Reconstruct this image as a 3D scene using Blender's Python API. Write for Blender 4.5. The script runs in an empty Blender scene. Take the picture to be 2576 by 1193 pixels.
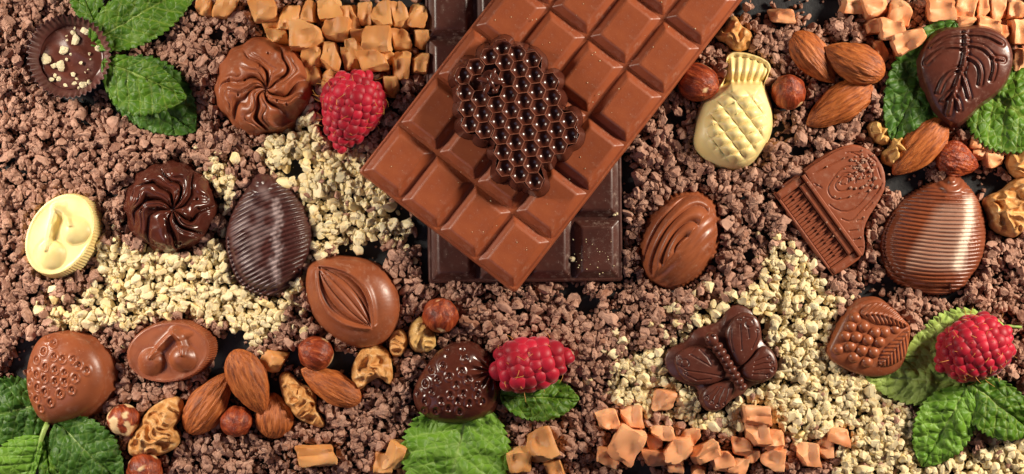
import bpy, bmesh, math, random
import numpy as np
from mathutils import Vector, Matrix, Euler

random.seed(7); rng = np.random.default_rng(7)
S = 0.00015                      # metres per layout unit (0.15 mm)
CX, CY = 1288.0, 596.5           # layout centre
LENS = 70.0
HC = 2576 * LENS / 36.0          # camera height in layout units
sc = bpy.context.scene
COL = sc.collection

# ------------------------------------------------------------------ camera
cam = bpy.data.cameras.new('camera'); cam.lens = LENS; cam.sensor_width = 36; cam.clip_start = 0.01; cam.clip_end = 50
co = bpy.data.objects.new('camera', cam); COL.objects.link(co)
co.location = (0, 0, HC * S); sc.camera = co

# ------------------------------------------------------------------ world and lamps
w = bpy.data.worlds.new('World'); sc.world = w; w.use_nodes = True
bg = w.node_tree.nodes['Background']; bg.inputs[0].default_value = (0.78, 0.72, 0.95, 1); bg.inputs[1].default_value = 0.035

def area(name, loc, target, size, power, color):
    l = bpy.data.lights.new(name, 'AREA'); l.shape = 'SQUARE'; l.size = size; l.energy = power; l.color = color
    o = bpy.data.objects.new(name, l); COL.objects.link(o); o.location = loc
    o.rotation_euler = (Vector(target) - Vector(loc)).to_track_quat('-Z', 'Y').to_euler()
    return o
area('key_lamp', (0.55, 0.21, 0.29), (0.0, 0, 0), 0.12, 6.4, (1.0, 0.88, 0.72))
area('side_lamp', (-0.50, 0.16, 0.27), (-0.19, 0, 0), 0.13, 0.52, (1.0, 0.90, 0.76)).data.spread = math.radians(62)
area('fill_lamp', (-0.42, -0.42, 0.55), (0, 0, 0), 0.45, 0.6, (0.80, 0.74, 1.0))

vs = sc.view_settings; vs.view_transform = 'Standard'; vs.look = 'None'; vs.exposure = 0.0; vs.gamma = 1.0; vs.use_curve_mapping = False

# ------------------------------------------------------------------ helpers
def W(x, y, z=0.0):
    k = 1 - z / HC
    return Vector(((x - CX) * k * S, (CY - y) * k * S, z * S))

def lin(r, g, b):
    f = lambda c: (c / 255 / 12.92) if c / 255 <= 0.04045 else ((c / 255 + 0.055) / 1.055) ** 2.4
    return (f(r), f(g), f(b), 1)

_perm = np.random.default_rng(3).permutation(512)
_perm = np.concatenate([_perm, _perm, _perm])
_grad = np.random.default_rng(4).normal(size=(512, 3)); _grad /= np.linalg.norm(_grad, axis=1)[:, None]
def pn(p):
    p = np.asarray(p, float); i = np.floor(p).astype(int); f = p - i; u = f * f * f * (f * (f * 6 - 15) + 10)
    i &= 511
    out = 0
    for dx in (0, 1):
        for dy in (0, 1):
            for dz in (0, 1):
                h = _perm[_perm[_perm[(i[:, 0] + dx) & 511] + ((i[:, 1] + dy) & 511)] % 512 + ((i[:, 2] + dz) & 511)] % 512
                g = _grad[h]
                d = f - np.array([dx, dy, dz])
                wgt = (u[:, 0] if dx else 1 - u[:, 0]) * (u[:, 1] if dy else 1 - u[:, 1]) * (u[:, 2] if dz else 1 - u[:, 2])
                out = out + wgt * (g * d).sum(1)
    return out * 1.6
def n2(x, y, sc_, seed=0.0):
    x = np.asarray(x, float).ravel(); y = np.asarray(y, float).ravel()
    return pn(np.stack([x / sc_ + seed * 7.3, y / sc_ + seed * 3.1, np.full_like(x, seed * 1.7 + 0.37)], 1))

def mesh(name, verts, faces, m, parent=None, smooth=True, attr=None, loc=None, rot=None):
    me = bpy.data.meshes.new(name)
    verts = np.asarray(verts, np.float32) * S
    if isinstance(faces, np.ndarray):
        k = faces.shape[1]; nf = len(faces)
        me.vertices.add(len(verts)); me.vertices.foreach_set('co', verts.ravel())
        me.loops.add(nf * k); me.loops.foreach_set('vertex_index', faces.astype(np.int32).ravel())
        me.polygons.add(nf); me.polygons.foreach_set('loop_start', np.arange(0, nf * k, k, dtype=np.int32))
        try: me.polygons.foreach_set('loop_total', np.full(nf, k, dtype=np.int32))
        except Exception: pass
        me.update(calc_edges=True); me.validate()
    else:
        me.from_pydata(verts.tolist(), [], faces)
    me.polygons.foreach_set('use_smooth', np.full(len(me.polygons), smooth, dtype=bool))
    if attr:
        for k_, v in attr.items():
            a = me.attributes.new(k_, 'FLOAT', 'POINT'); a.data.foreach_set('value', np.asarray(v, np.float32))
    me.materials.append(m)
    o = bpy.data.objects.new(name, me); COL.objects.link(o)
    if parent: o.parent = parent
    if loc is not None: o.location = Vector(loc) * S
    if rot is not None: o.rotation_euler = rot
    return o
def inst(name, src, parent=None, loc=None, rot=None, scale=None):
    o = bpy.data.objects.new(name, src.data if hasattr(src, 'data') else src); COL.objects.link(o)
    if parent: o.parent = parent
    if loc is not None: o.location = Vector(loc) * S
    if rot is not None: o.rotation_euler = rot
    if scale is not None: o.scale = scale
    return o
def tag(o, label=None, cat=None, group=None, kind=None):
    if label: o['label'] = label
    if cat: o['category'] = cat
    if group: o['group'] = group
    if kind: o['kind'] = kind
    return o
def thing(name, label, cat, x, y, z=0, rot=(0, 0, 0), group=None, mid=40):
    o = bpy.data.objects.new(name, None); o.empty_display_size = 0.005; COL.objects.link(o)
    o.location = W(x, y, z + mid); o.location.z = z * S; o.rotation_euler = rot
    return tag(o, label, cat, group)

def resample(pts, n, closed=True, sm=2):
    p = np.asarray(pts, float)
    for _ in range(sm):                    # Chaikin-like smoothing
        if closed:
            q = np.roll(p, -1, 0); p = np.stack([0.75 * p + 0.25 * q, 0.25 * p + 0.75 * q], 1).reshape(-1, 2)
        else:
            a = p[:-1]; b = p[1:]; m_ = np.stack([0.75 * a + 0.25 * b, 0.25 * a + 0.75 * b], 1).reshape(-1, 2); p = np.vstack([p[:1], m_, p[-1:]])
    if closed: p = np.vstack([p, p[:1]])
    d = np.r_[0, np.cumsum(np.linalg.norm(np.diff(p, axis=0), axis=1))]
    s = np.linspace(0, d[-1], n, endpoint=not closed)
    return np.stack([np.interp(s, d, p[:, 0]), np.interp(s, d, p[:, 1])], 1)
def ellipse(a, b, rot=0, n=64):
    t = np.linspace(0, 2 * math.pi, n, endpoint=False); c, s = math.cos(rot), math.sin(rot)
    x, y = a * np.cos(t), b * np.sin(t); return np.stack([x * c - y * s, x * s + y * c], 1)
def loc_(pts, cx, cy):
    p = np.asarray(pts, float); return np.stack([p[:, 0] - cx, cy - p[:, 1]], 1)
def polydist(x, y, line):
    d = np.full(x.shape, 1e9)
    L = np.asarray(line, float)
    for (x0, y0), (x1, y1) in zip(L[:-1], L[1:]):
        vx, vy = x1 - x0, y1 - y0; q = max(vx * vx + vy * vy, 1e-9)
        t = np.clip(((x - x0) * vx + (y - y0) * vy) / q, 0, 1)
        d = np.minimum(d, np.hypot(x - x0 - t * vx, y - y0 - t * vy))
    return d
def g(d, s): return np.exp(-(d / s) ** 2)
def inside(pts, poly):
    x, y = pts[:, 0], pts[:, 1]; P = np.asarray(poly, float); r = np.zeros(len(x), bool); j = len(P) - 1
    for i in range(len(P)):
        xi, yi = P[i]; xj, yj = P[j]
        c = ((yi > y) != (yj > y)) & (x < (xj - xi) * (y - yi) / (yj - yi + 1e-12) + xi); r ^= c; j = i
    return r

def dome(name, outline, H, edge, m, parent, p=3.0, q=1.6, relief=None, nr=48, na=128, flare=0.06, wall=None, base=0.0, c=(0, 0), mask=None, sm=2, fade=True, shift=(0, 0)):
    """moulded piece: outline -> rings to the centre with a relief height, walls down to a closed bottom"""
    O = resample(outline, na, True, sm); c = np.asarray(c, float)
    t = 1 - (1 - np.linspace(0, 1, nr + 1)[1:]) ** 1.35
    pts = c + t[:, None, None] * (O - c)[None]
    X, Y = pts[..., 0].ravel(), pts[..., 1].ravel(); T = np.repeat(t, na)
    th = np.arctan2(Y - c[1], X - c[0])
    def zf(X, Y, T, th):
        z = edge + (H - edge) * np.clip(1 - T ** p, 0, 1) ** (1 / q)
        if relief is not None:
            r = relief(X, Y, T, th); z = z + (r * np.clip((1 - T) / 0.06, 0, 1) if fade else r)
        return z
    Z = zf(X, Y, T, th)
    zc = zf(np.array([c[0]]), np.array([c[1]]), np.array([0.0]), np.array([0.0]))
    V = [np.array([[c[0], c[1], zc[0]]]), np.stack([X, Y, Z], 1)]
    F = []
    idx = 1 + np.arange(nr * na).reshape(nr, na)
    wr = 5
    zed = Z.reshape(nr, na)[-1]
    thO = np.arctan2(O[:, 1] - c[1], O[:, 0] - c[0]); ar = np.linspace(0, 1, na, endpoint=False)
    nO = np.roll(O, -1, 0) - np.roll(O, 1, 0); nO = np.stack([nO[:, 1], -nO[:, 0]], 1); nO /= np.linalg.norm(nO, axis=1)[:, None] + 1e-9
    if ((O - c) * nO).sum() < 0: nO = -nO
    size = np.sqrt(abs(0.5 * np.sum(O[:, 0] * np.roll(O[:, 1], -1) - O[:, 1] * np.roll(O[:, 0], -1))))
    for k in range(1, wr + 1):
        f = k / wr
        off = size * flare * f
        ww = wall(ar, f) if wall is not None else 0
        P = O + nO * (off + ww)[:, None] if not np.isscalar(off + ww) else O + nO * (off + ww)
        P = P - np.asarray(shift) * f
        V.append(np.stack([P[:, 0], P[:, 1], zed * (1 - f) + base * f], 1))
    idx = np.vstack([idx, idx[-1] + na * np.arange(1, wr + 1)[:, None]])
    V.append(np.array([[c[0], c[1], base]])); last = 1 + (nr + wr) * na
    tri = []
    a = idx[0]; b = np.roll(a, -1); tri.append(np.stack([np.zeros_like(a), a, b], 1))
    i0, i1 = idx[:-1], idx[1:]; j0, j1 = np.roll(i0, -1, 1), np.roll(i1, -1, 1)
    tri.append(np.stack([i0, i1, j1], -1).reshape(-1, 3)); tri.append(np.stack([i0, j1, j0], -1).reshape(-1, 3))
    a = idx[-1]; b = np.roll(a, -1); tri.append(np.stack([np.full_like(a, last), b, a], 1))
    V = np.vstack(V); F = np.vstack(tri)
    area2 = 0.5 * np.sum(O[:, 0] * np.roll(O[:, 1], -1) - O[:, 1] * np.roll(O[:, 0], -1))
    if area2 < 0: F = F[:, ::-1]
    at = None
    if mask is not None: at = {'mask': np.clip(mask(V[:, 0], V[:, 1], V[:, 2]), 0, 1)}
    return mesh(name, V, F, m, parent, True, at)

def lathe(rs, zs, na, ripple=None, close=True):
    th = np.linspace(0, 2 * math.pi, na, endpoint=False); V = []; 
    for k, (r, z) in enumerate(zip(rs, zs)):
        rr = r * (1 + (ripple(th, k) if ripple else 0)); V.append(np.stack([rr * np.cos(th), rr * np.sin(th), np.full(na, z)], 1))
    V = np.vstack(V); n = len(rs); idx = np.arange(n * na).reshape(n, na)
    i0, i1 = idx[:-1], idx[1:]; j0, j1 = np.roll(i0, -1, 1), np.roll(i1, -1, 1)
    F = [np.stack([i0, j0, j1], -1).reshape(-1, 3), np.stack([i0, j1, i1], -1).reshape(-1, 3)]
    return V, np.vstack(F)
def tube(pts, rad, n=7):
    P = np.asarray(pts, float); m_ = len(P); rad = np.broadcast_to(np.asarray(rad, float), (m_,))
    T = np.gradient(P, axis=0); T /= np.linalg.norm(T, axis=1)[:, None] + 1e-9
    up = np.array([0, 0, 1.0]); A = np.cross(T, up); nn = np.linalg.norm(A, axis=1)[:, None]; A = np.where(nn > 1e-3, A / (nn + 1e-9), np.array([1.0, 0, 0])); B = np.cross(A, T)
    th = np.linspace(0, 2 * math.pi, n, endpoint=False)
    V = (P[:, None] + rad[:, None, None] * (np.cos(th)[None, :, None] * A[:, None] + np.sin(th)[None, :, None] * B[:, None])).reshape(-1, 3)
    idx = np.arange(m_ * n).reshape(m_, n); i0, i1 = idx[:-1], idx[1:]; j0, j1 = np.roll(i0, -1, 1), np.roll(i1, -1, 1)
    F = [np.stack([i0, j0, j1], -1).reshape(-1, 3), np.stack([i0, j1, i1], -1).reshape(-1, 3)]
    V = np.vstack([V, P[:1], P[-1:]]); a, b = len(V) - 2, len(V) - 1
    F.append(np.stack([np.full(n, a), np.roll(idx[0], -1), idx[0]], 1)); F.append(np.stack([np.full(n, b), idx[-1], np.roll(idx[-1], -1)], 1))
    return V, np.vstack(F)
def ico(sub):
    bm = bmesh.new(); bmesh.ops.create_icosphere(bm, subdivisions=sub, radius=1); bm.verts.ensure_lookup_table()
    V = np.array([v.co[:] for v in bm.verts]); F = np.array([[v.index for v in f.verts] for f in bm.faces]); bm.free(); return V, F
ICO1, ICO2, ICO3, ICO4 = ico(1), ico(2), ico(3), ico(4)
def join(parts):
    V = []; F = []; o = 0
    for v, f in parts: V.append(v); F.append(f + o); o += len(v)
    return np.vstack(V), np.vstack(F)
def box(x0, x1, y0, y1, z0, z1, b=0.0):
    """box with bevelled top edge"""
    R = [(0, z0), (0, z1 - b), (b, z1)] if b > 0 else [(0, z0), (0, z1)]
    V = []
    for i, z in R: V += [(x0 + i, y0 + i, z), (x1 - i, y0 + i, z), (x1 - i, y1 - i, z), (x0 + i, y1 - i, z)]
    F = []
    for k in range(len(R) - 1):
        for j in range(4): F.append([4 * k + j, 4 * k + (j + 1) % 4, 4 * k + 4 + (j + 1) % 4, 4 * k + 4 + j])
    n = 4 * (len(R) - 1); F.append([n, n + 1, n + 2, n + 3]); F.append([3, 2, 1, 0])
    return np.array(V, float), np.array(F)

# ------------------------------------------------------------------ materials
class NT:
    def __init__(s, name):
        s.m = bpy.data.materials.new(name); s.m.use_nodes = True; s.t = s.m.node_tree; s.b = s.t.nodes['Principled BSDF']; s.out = s.t.nodes['Material Output']
        s.tc = s.t.nodes.new('ShaderNodeTexCoord')
    def n(s, typ, **kw):
        o = s.t.nodes.new(typ)
        for k, v in kw.items(): setattr(o, k, v)
        return o
    def l(s, a, b): s.t.links.new(a, b)
    def noise(s, px, detail=4, rough=0.55, stretch=None, coord='Object', dist=0.0):
        o = s.n('ShaderNodeTexNoise'); o.inputs['Scale'].default_value = 1 / (px * S); o.inputs['Detail'].default_value = detail; o.inputs['Roughness'].default_value = rough
        o.inputs['Distortion'].default_value = dist
        mp = s.n('ShaderNodeMapping'); s.l(s.tc.outputs[coord], mp.inputs[0])
        if stretch: mp.inputs['Scale'].default_value = stretch
        s.l(mp.outputs[0], o.inputs['Vector']); return o.outputs['Fac']
    def ramp(s, fac, stops):
        r = s.n('ShaderNodeValToRGB'); e = r.color_ramp.elements
        while len(e) < len(stops): e.new(0.5)
        for k, (p, c) in enumerate(stops): e[k].position = p; e[k].color = c if len(c) == 4 else (*c, 1)
        s.l(fac, r.inputs[0]); return r.outputs[0]
    def mix(s, fac, a, b, mode='MIX'):
        o = s.n('ShaderNodeMix', data_type='RGBA', blend_type=mode)
        for sock, v in ((o.inputs[0], fac), (o.inputs[6], a), (o.inputs[7], b)):
            if hasattr(v, 'is_linked'): s.l(v, sock)
            elif isinstance(v, (int, float)): sock.default_value = v
            else: sock.default_value = v
        return o.outputs[2]
    def math(s, op, a, b=0.5):
        o = s.n('ShaderNodeMath', operation=op)
        for k, v in enumerate((a, b)):
            if hasattr(v, 'is_linked'): s.l(v, o.inputs[k])
            else: o.inputs[k].default_value = v
        return o.outputs[0]
    def attr(s, name):
        o = s.n('ShaderNodeAttribute'); o.attribute_name = name; return o.outputs['Fac']
    def bump(s, h, strength, px):
        o = s.n('ShaderNodeBump'); o.inputs['Strength'].default_value = strength; o.inputs['Distance'].default_value = px * S; s.l(h, o.inputs['Height']); s.l(o.outputs[0], s.b.inputs['Normal']); return o
    def col(s, c): s.l(c, s.b.inputs['Base Color'])
    def set(s, **kw):
        for k, v in kw.items(): s.b.inputs[k.replace('_', ' ')].default_value = v
BLK, WHT = (0, 0, 0, 1), (1, 1, 1, 1)

def choc(name, a, b, dust, rough=0.34, dust_amt=0.5, sss=0.0, bump=0.25, spec=0.5, marble=None):
    n = NT(name)
    c = n.ramp(n.noise(60, 3), [(0.3, a), (0.7, b)])
    sp = n.ramp(n.noise(5, 2, 0.7), [(0.67, BLK), (0.74, WHT)])
    patch = n.ramp(n.noise(55, 3), [(0.45, BLK), (0.7, WHT)])
    film = n.math('MULTIPLY', n.ramp(n.noise(14, 5, 0.7), [(0.5, BLK), (0.75, WHT)]), patch)
    f = n.math('MULTIPLY', n.math('MAXIMUM', n.math('MULTIPLY', sp, n.math('ADD', patch, 0.4)), n.math('MULTIPLY', film, 0.6)), dust_amt)
    if marble: c = n.mix(n.attr('mask'), c, marble)
    n.col(n.mix(f, c, dust))
    r = n.math('ADD', n.math('MULTIPLY', n.noise(25, 4), 0.25), rough - 0.12); n.l(n.math('ADD', r, n.math('MULTIPLY', f, 0.4)), n.b.inputs['Roughness'])
    n.bump(n.noise(7, 3, 0.6), bump, 1.2)
    n.set(Subsurface_Weight=sss, Specular_IOR_Level=spec); n.b.inputs['Subsurface Radius'].default_value = (0.004, 0.002, 0.001)
    return n.m
DUST = lin(205, 165, 140)
M_milk_bar = choc('milk_chocolate_bar_surface', lin(160, 84, 49), lin(140, 67, 38), DUST, 0.42, 0.6, bump=0.2)
M_milk = choc('milk_chocolate_moulded', lin(158, 88, 54), lin(134, 70, 42), DUST, 0.36, 0.7)
M_milk2 = choc('milk_chocolate_ruddy', lin(148, 80, 52), lin(130, 66, 42), DUST, 0.42, 0.8)
M_dark_bar = choc('dark_chocolate_bar_surface', lin(84, 48, 40), lin(68, 38, 32), lin(190, 165, 150), 0.34, 0.9, bump=0.12)
M_dark = choc('dark_chocolate_moulded', lin(98, 51, 39), lin(78, 40, 31), lin(185, 145, 128), 0.31, 0.6)
M_dark_gloss = choc('dark_chocolate_glossy', lin(92, 44, 32), lin(70, 33, 25), lin(165, 125, 105), 0.20, 0.3, bump=0.1)
M_white = choc('white_chocolate', lin(246, 226, 162), lin(238, 212, 140), lin(244, 232, 186), 0.40, 0.2, sss=0.25, bump=0.1)
M_dshell = choc('dark_shell_marbled', lin(82, 46, 42), lin(66, 36, 33), lin(170, 140, 132), 0.30, 0.3, marble=lin(170, 150, 148))
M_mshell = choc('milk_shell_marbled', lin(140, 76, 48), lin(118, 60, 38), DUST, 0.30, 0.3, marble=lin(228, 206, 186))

def crumbmat(name, stops, dust, tone, rough=0.8, sss=0.0):
    n = NT(name)
    t = n.attr('tone') if tone else n.n('ShaderNodeObjectInfo').outputs['Random']
    c = n.ramp(t, stops)
    f = n.ramp(n.noise(5, 5, 0.75), [(0.42, BLK), (0.60, WHT)])
    c = n.mix(n.math('MULTIPLY', f, 0.6), c, dust)
    c = n.mix(n.math('MULTIPLY', n.ramp(n.noise(9, 4, 0.7), [(0.30, WHT), (0.45, BLK)]), 0.55), c, stops[0][1])
    n.col(c); n.set(Roughness=rough, Specular_IOR_Level=0.3, Subsurface_Weight=sss); n.b.inputs['Subsurface Radius'].default_value = (0.002, 0.0015, 0.0008)
    n.bump(n.noise(6, 5, 0.75), 0.9, 4)
    return n.m
BR = [(0.0, lin(118, 78, 62)), (0.45, lin(164, 120, 101)), (0.8, lin(188, 147, 126)), (1.0, lin(136, 90, 68))]
WH = [(0.0, lin(222, 196, 146)), (0.5, lin(236, 216, 174)), (1.0, lin(238, 208, 140))]
M_crumb_s, M_crumb_i = crumbmat('milk_crumb_mass', BR, lin(204, 162, 140), True), crumbmat('milk_crumb_single', BR, lin(204, 162, 140), False)
M_white_s, M_white_i = crumbmat('white_crumb_mass', WH, lin(244, 236, 196), True, 0.55, 0.15), crumbmat('white_crumb_single', WH, lin(244, 236, 196), False, 0.55, 0.15)
M_flake = crumbmat('nut_flake', [(0, lin(214, 196, 152)), (1, lin(232, 218, 178))], lin(238, 228, 196), False, 0.6, 0.1)

def carmat(name, a, b, c_):
    n = NT(name); r = n.n('ShaderNodeObjectInfo').outputs['Random']
    c = n.mix(r, a, b); c = n.mix(n.ramp(n.noise(18, 4, 0.6), [(0.4, BLK), (0.62, WHT)]), c, c_)
    sp = n.ramp(n.noise(4, 2, 0.7), [(0.68, BLK), (0.74, WHT)]); n.col(n.mix(n.math('MULTIPLY', sp, 0.5), c, lin(245, 215, 170)))
    n.set(Roughness=0.5, Specular_IOR_Level=0.32, Subsurface_Weight=0.4); n.b.inputs['Subsurface Radius'].default_value = (0.004, 0.0018, 0.0008)
    n.bump(n.noise(7, 4, 0.65), 0.6, 3); return n.m
M_car = carmat('golden_fudge', lin(212, 148, 84), lin(192, 122, 64), lin(228, 180, 122))
M_car2 = carmat('orange_fudge', lin(228, 154, 104), lin(212, 132, 84), lin(240, 192, 146))

def nutmat(name, stops, st, px, rough=0.45, pale=None, bump=0.5, dust=lin(220, 180, 140)):
    n = NT(name)
    c = n.ramp(n.noise(px, 5, 0.6, stretch=st, dist=0.4), stops)
    if pale: c = n.mix(n.attr('mask'), c, pale)
    sp = n.ramp(n.noise(4, 2, 0.7), [(0.68, BLK), (0.75, WHT)]); n.col(n.mix(n.math('MULTIPLY', sp, 0.5), c, dust))
    n.set(Roughness=rough, Specular_IOR_Level=0.4); n.bump(n.noise(px * 0.6, 4, 0.65, stretch=st, dist=0.3), bump, 4); return n.m
M_almond = nutmat('almond_skin', [(0.30, lin(92, 42, 18)), (0.45, lin(158, 82, 36)), (0.6, lin(186, 104, 48)), (0.78, lin(214, 146, 88))], (0.14, 1, 1), 9, 0.5, bump=0.9)
M_hazel = nutmat('hazelnut_skin', [(0.3, lin(78, 28, 16)), (0.46, lin(128, 50, 26)), (0.6, lin(162, 72, 36)), (0.78, lin(208, 132, 82))], (1, 1, 0.2), 11, 0.36, pale=lin(232, 196, 146), bump=0.9)
M_walnut = nutmat('walnut_kernel', [(0.28, lin(150, 92, 46)), (0.45, lin(202, 142, 80)), (0.60, lin(220, 170, 110)), (0.75, lin(240, 212, 164))], (1, 1, 1), 22, 0.5, pale=lin(120, 66, 28), bump=0.35, dust=lin(245, 225, 180))
M_walpale = nutmat('walnut_pale', [(0.3, lin(170, 120, 66)), (0.5, lin(216, 172, 104)), (0.75, lin(232, 198, 138))], (1, 1, 1), 22, 0.4, pale=lin(150, 96, 50), bump=0.35, dust=lin(245, 225, 180))

def leafmat(name, a, b, vein, tr, rough=0.52):
    n = NT(name)
    vo = n.n('ShaderNodeTexVoronoi', feature='DISTANCE_TO_EDGE'); vo.inputs['Scale'].default_value = 1 / (21 * S)
    n.l(n.tc.outputs['Object'], vo.inputs['Vector'])
    e = n.ramp(vo.outputs['Distance'], [(0.0, WHT), (0.09, BLK)])
    c = n.ramp(n.noise(60, 5, 0.65), [(0.3, a), (0.68, b)])
    c = n.mix(n.math('MULTIPLY', e, 0.28), c, vein); c = n.mix(n.math('MULTIPLY', n.attr('mask'), 0.65), c, vein)
    n.col(c); n.set(Roughness=rough, Specular_IOR_Level=0.45)
    h = n.ramp(vo.outputs['Distance'], [(0.0, BLK), (0.35, WHT)])
    n.bump(h, 0.6, 5)
    t = n.n('ShaderNodeBsdfTranslucent'); n.l(c, t.inputs[0]); mx = n.n('ShaderNodeMixShader'); mx.inputs[0].default_value = tr
    n.l(n.b.outputs[0], mx.inputs[1]); n.l(t.outputs[0], mx.inputs[2]); n.l(mx.outputs[0], n.out.inputs['Surface']); return n.m
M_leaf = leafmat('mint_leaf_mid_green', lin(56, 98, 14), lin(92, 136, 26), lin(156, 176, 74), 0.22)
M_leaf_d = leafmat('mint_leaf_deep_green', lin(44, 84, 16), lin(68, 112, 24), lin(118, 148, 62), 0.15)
M_leaf_l = leafmat('mint_leaf_light_green', lin(94, 144, 34), lin(122, 168, 50), lin(170, 204, 104), 0.25)
M_leaf_u = leafmat('mint_leaf_pale_underside', lin(156, 186, 80), lin(172, 198, 98), lin(204, 218, 142), 0.2, 0.6)
nn = NT('mint_stem'); nn.col(nn.ramp(nn.noise(20), [(0.3, lin(128, 160, 70)), (0.7, lin(170, 188, 104))])); nn.set(Roughness=0.5); M_stem = nn.m

nn = NT('raspberry_drupelet'); nn.col(nn.mix(nn.n('ShaderNodeObjectInfo').outputs['Random'], lin(150, 10, 32), lin(196, 26, 54)))
nn.set(Roughness=0.5, Specular_IOR_Level=0.38, Subsurface_Weight=0.25, Sheen_Weight=0.3, Sheen_Roughness=0.4); nn.b.inputs['Subsurface Radius'].default_value = (0.004, 0.0006, 0.0008); nn.b.inputs['Sheen Tint'].default_value = (1, 0.75, 0.8, 1)
nn.bump(nn.noise(6, 3), 0.15, 1); M_rasp = nn.m
nn = NT('raspberry_hair'); nn.set(Base_Color=lin(214, 150, 70), Roughness=0.5); M_hair = nn.m

nn = NT('slate'); c = nn.ramp(nn.noise(160, 6, 0.65), [(0.3, lin(30, 31, 34)), (0.7, lin(50, 52, 55))])
sp = nn.ramp(nn.noise(5, 3, 0.75), [(0.66, BLK), (0.76, WHT)]); pt = nn.ramp(nn.noise(90, 3), [(0.45, BLK), (0.7, WHT)])
nn.col(nn.mix(nn.math('MULTIPLY', nn.math('MULTIPLY', sp, pt), 0.6), c, lin(150, 140, 132))); nn.set(Roughness=0.55, Specular_IOR_Level=0.4); nn.bump(nn.noise(30, 7, 0.7), 0.5, 5); M_slate = nn.m

# ------------------------------------------------------------------ ground (one uneven slate sheet)
nx, ny = 90, 60
gx, gy = np.meshgrid(np.linspace(-2300, 2300, nx), np.linspace(-1500, 1500, ny))
gz = n2(gx, gy, 180, 2) * 2.0 - 2.5
idx = np.arange(nx * ny).reshape(ny, nx)
F = np.stack([idx[:-1, :-1], idx[:-1, 1:], idx[1:, 1:], idx[1:, :-1]], -1).reshape(-1, 4)
tag(mesh('slate_ground', np.stack([gx.ravel(), gy.ravel(), gz], 1), F, M_slate), kind='structure')

# ------------------------------------------------------------------ occupancy map for scattering the crumbs
RS = 2.0; GW, GH = int(2576 / RS) + 60, int(1193 / RS) + 60; OX = OY = 60.0
yy, xx = np.mgrid[0:GH, 0:GW]; PXY = np.stack([(xx.ravel() * RS - OX), (yy.ravel() * RS - OY)], 1)
block = np.zeros((GH, GW), bool); cap = np.full((GH, GW), 48.0); NAMED = []
def occupy(poly, name=None, capz=None):
    P = np.asarray(poly, float); x0, y0 = P.min(0); x1, y1 = P.max(0)
    a, b = max(0, int((x0 + OX) / RS)), min(GW, int((x1 + OX) / RS) + 2); c_, d = max(0, int((y0 + OY) / RS)), min(GH, int((y1 + OY) / RS) + 2)
    if a >= b or c_ >= d: return
    sub = PXY.reshape(GH, GW, 2)[c_:d, a:b]; m_ = inside(sub.reshape(-1, 2), P).reshape(sub.shape[:2])
    if capz is None: block[c_:d, a:b] |= m_
    else: cap[c_:d, a:b] = np.where(m_, np.minimum(cap[c_:d, a:b], capz), cap[c_:d, a:b])
def shrink(poly, k):
    P = np.asarray(poly, float); c_ = P.mean(0); return c_ + (P - c_) * k

# ------------------------------------------------------------------ chocolate bars
def rrect(w_, h_, r, n=4):
    P = []
    for cx, cy, a0 in ((w_ / 2 - r, h_ / 2 - r, 0), (-w_ / 2 + r, h_ / 2 - r, 90), (-w_ / 2 + r, -h_ / 2 + r, 180), (w_ / 2 - r, -h_ / 2 + r, 270)):
        for k in range(n + 1):
            a = math.radians(a0 + 90 * k / n); P.append((cx + r * math.cos(a), cy + r * math.sin(a)))
    return np.array(P)
def rings(levels):
    n = len(levels[0][0]); V = []; F = []
    for P, z in levels: V += [(x, y, z) for x, y in P]
    for k in range(len(levels) - 1):
        for j in range(n): F.append([k * n + j, k * n + (j + 1) % n, (k + 1) * n + (j + 1) % n, (k + 1) * n + j])
    F.append(list(range((len(levels) - 1) * n, len(levels) * n))); F.append(list(range(n))[::-1])
    return V, F
def bar(name, label, x, y, z, rot, cols, rows, pw, ph, H, m):
    t = thing(name, label, 'chocolate bar', x, y, z, (0, 0, rot), None, H)
    Wd, Ht = cols * pw, rows * ph
    V, F = rings([(rrect(Wd + 14, Ht + 14, 10), 0), (rrect(Wd + 15, Ht + 15, 10), 4), (rrect(Wd + 8, Ht + 8, 9), H - 24), (rrect(Wd + 1, Ht + 1, 8), H - 21)])
    mesh('slab', V, F, m, t, False)
    V, F = rings([(rrect(pw - 1.2, ph - 1.2, 3), H - 24), (rrect(pw - 5, ph - 5, 4), H - 23), (rrect(pw - 34, ph - 34, 5), H - 5), (rrect(pw - 41, ph - 41, 5), H - 1.4), (rrect(pw - 52, ph - 52, 5), H)])
    first = None
    for i in range(cols):
        for j in range(rows):
            l = (-Wd / 2 + (i + .5) * pw, -Ht / 2 + (j + .5) * ph, 0)
            if first is None:
                first = mesh('chocolate_square', V, F, m, t, True, None, l)
                for p_ in first.data.polygons:
                    if len(p_.vertices) > 4: p_.use_smooth = False
            else: inst('chocolate_square', first, t, l)
    return t
HD, HM = 56, 62
rot = math.radians(0.7)
# dark bar: right edge x 1560, bottom y 700
bar('dark_chocolate_bar', 'dark chocolate bar dusted white, lying under the milk chocolate bar', 1316, 700 - 152 * 3.5, 0, rot, 4, 7, 119, 152, HD, M_dark_bar)
occupy([(1080, -60), (1570, -60), (1566, 708), (1058, 706)])
u = np.array([0.79, 0.612]); v = np.array([0.612, -0.79])
mid = (np.array([917, 425]) + np.array([1297, 718])) / 2 + v * (8 * 151 / 2 + 4)
bar('milk_chocolate_bar', 'milk chocolate bar lying slantwise on top of the dark chocolate bar', mid[0], mid[1], HD + 1, math.atan2(0.79, 0.612) - math.pi / 2, 4, 8, 119.5, 151, HM, M_milk_bar)
occupy([(925, 425), (1297, 705), (1860, -10), (1240, -10)])
ZB = HD + HM + 2

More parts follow.
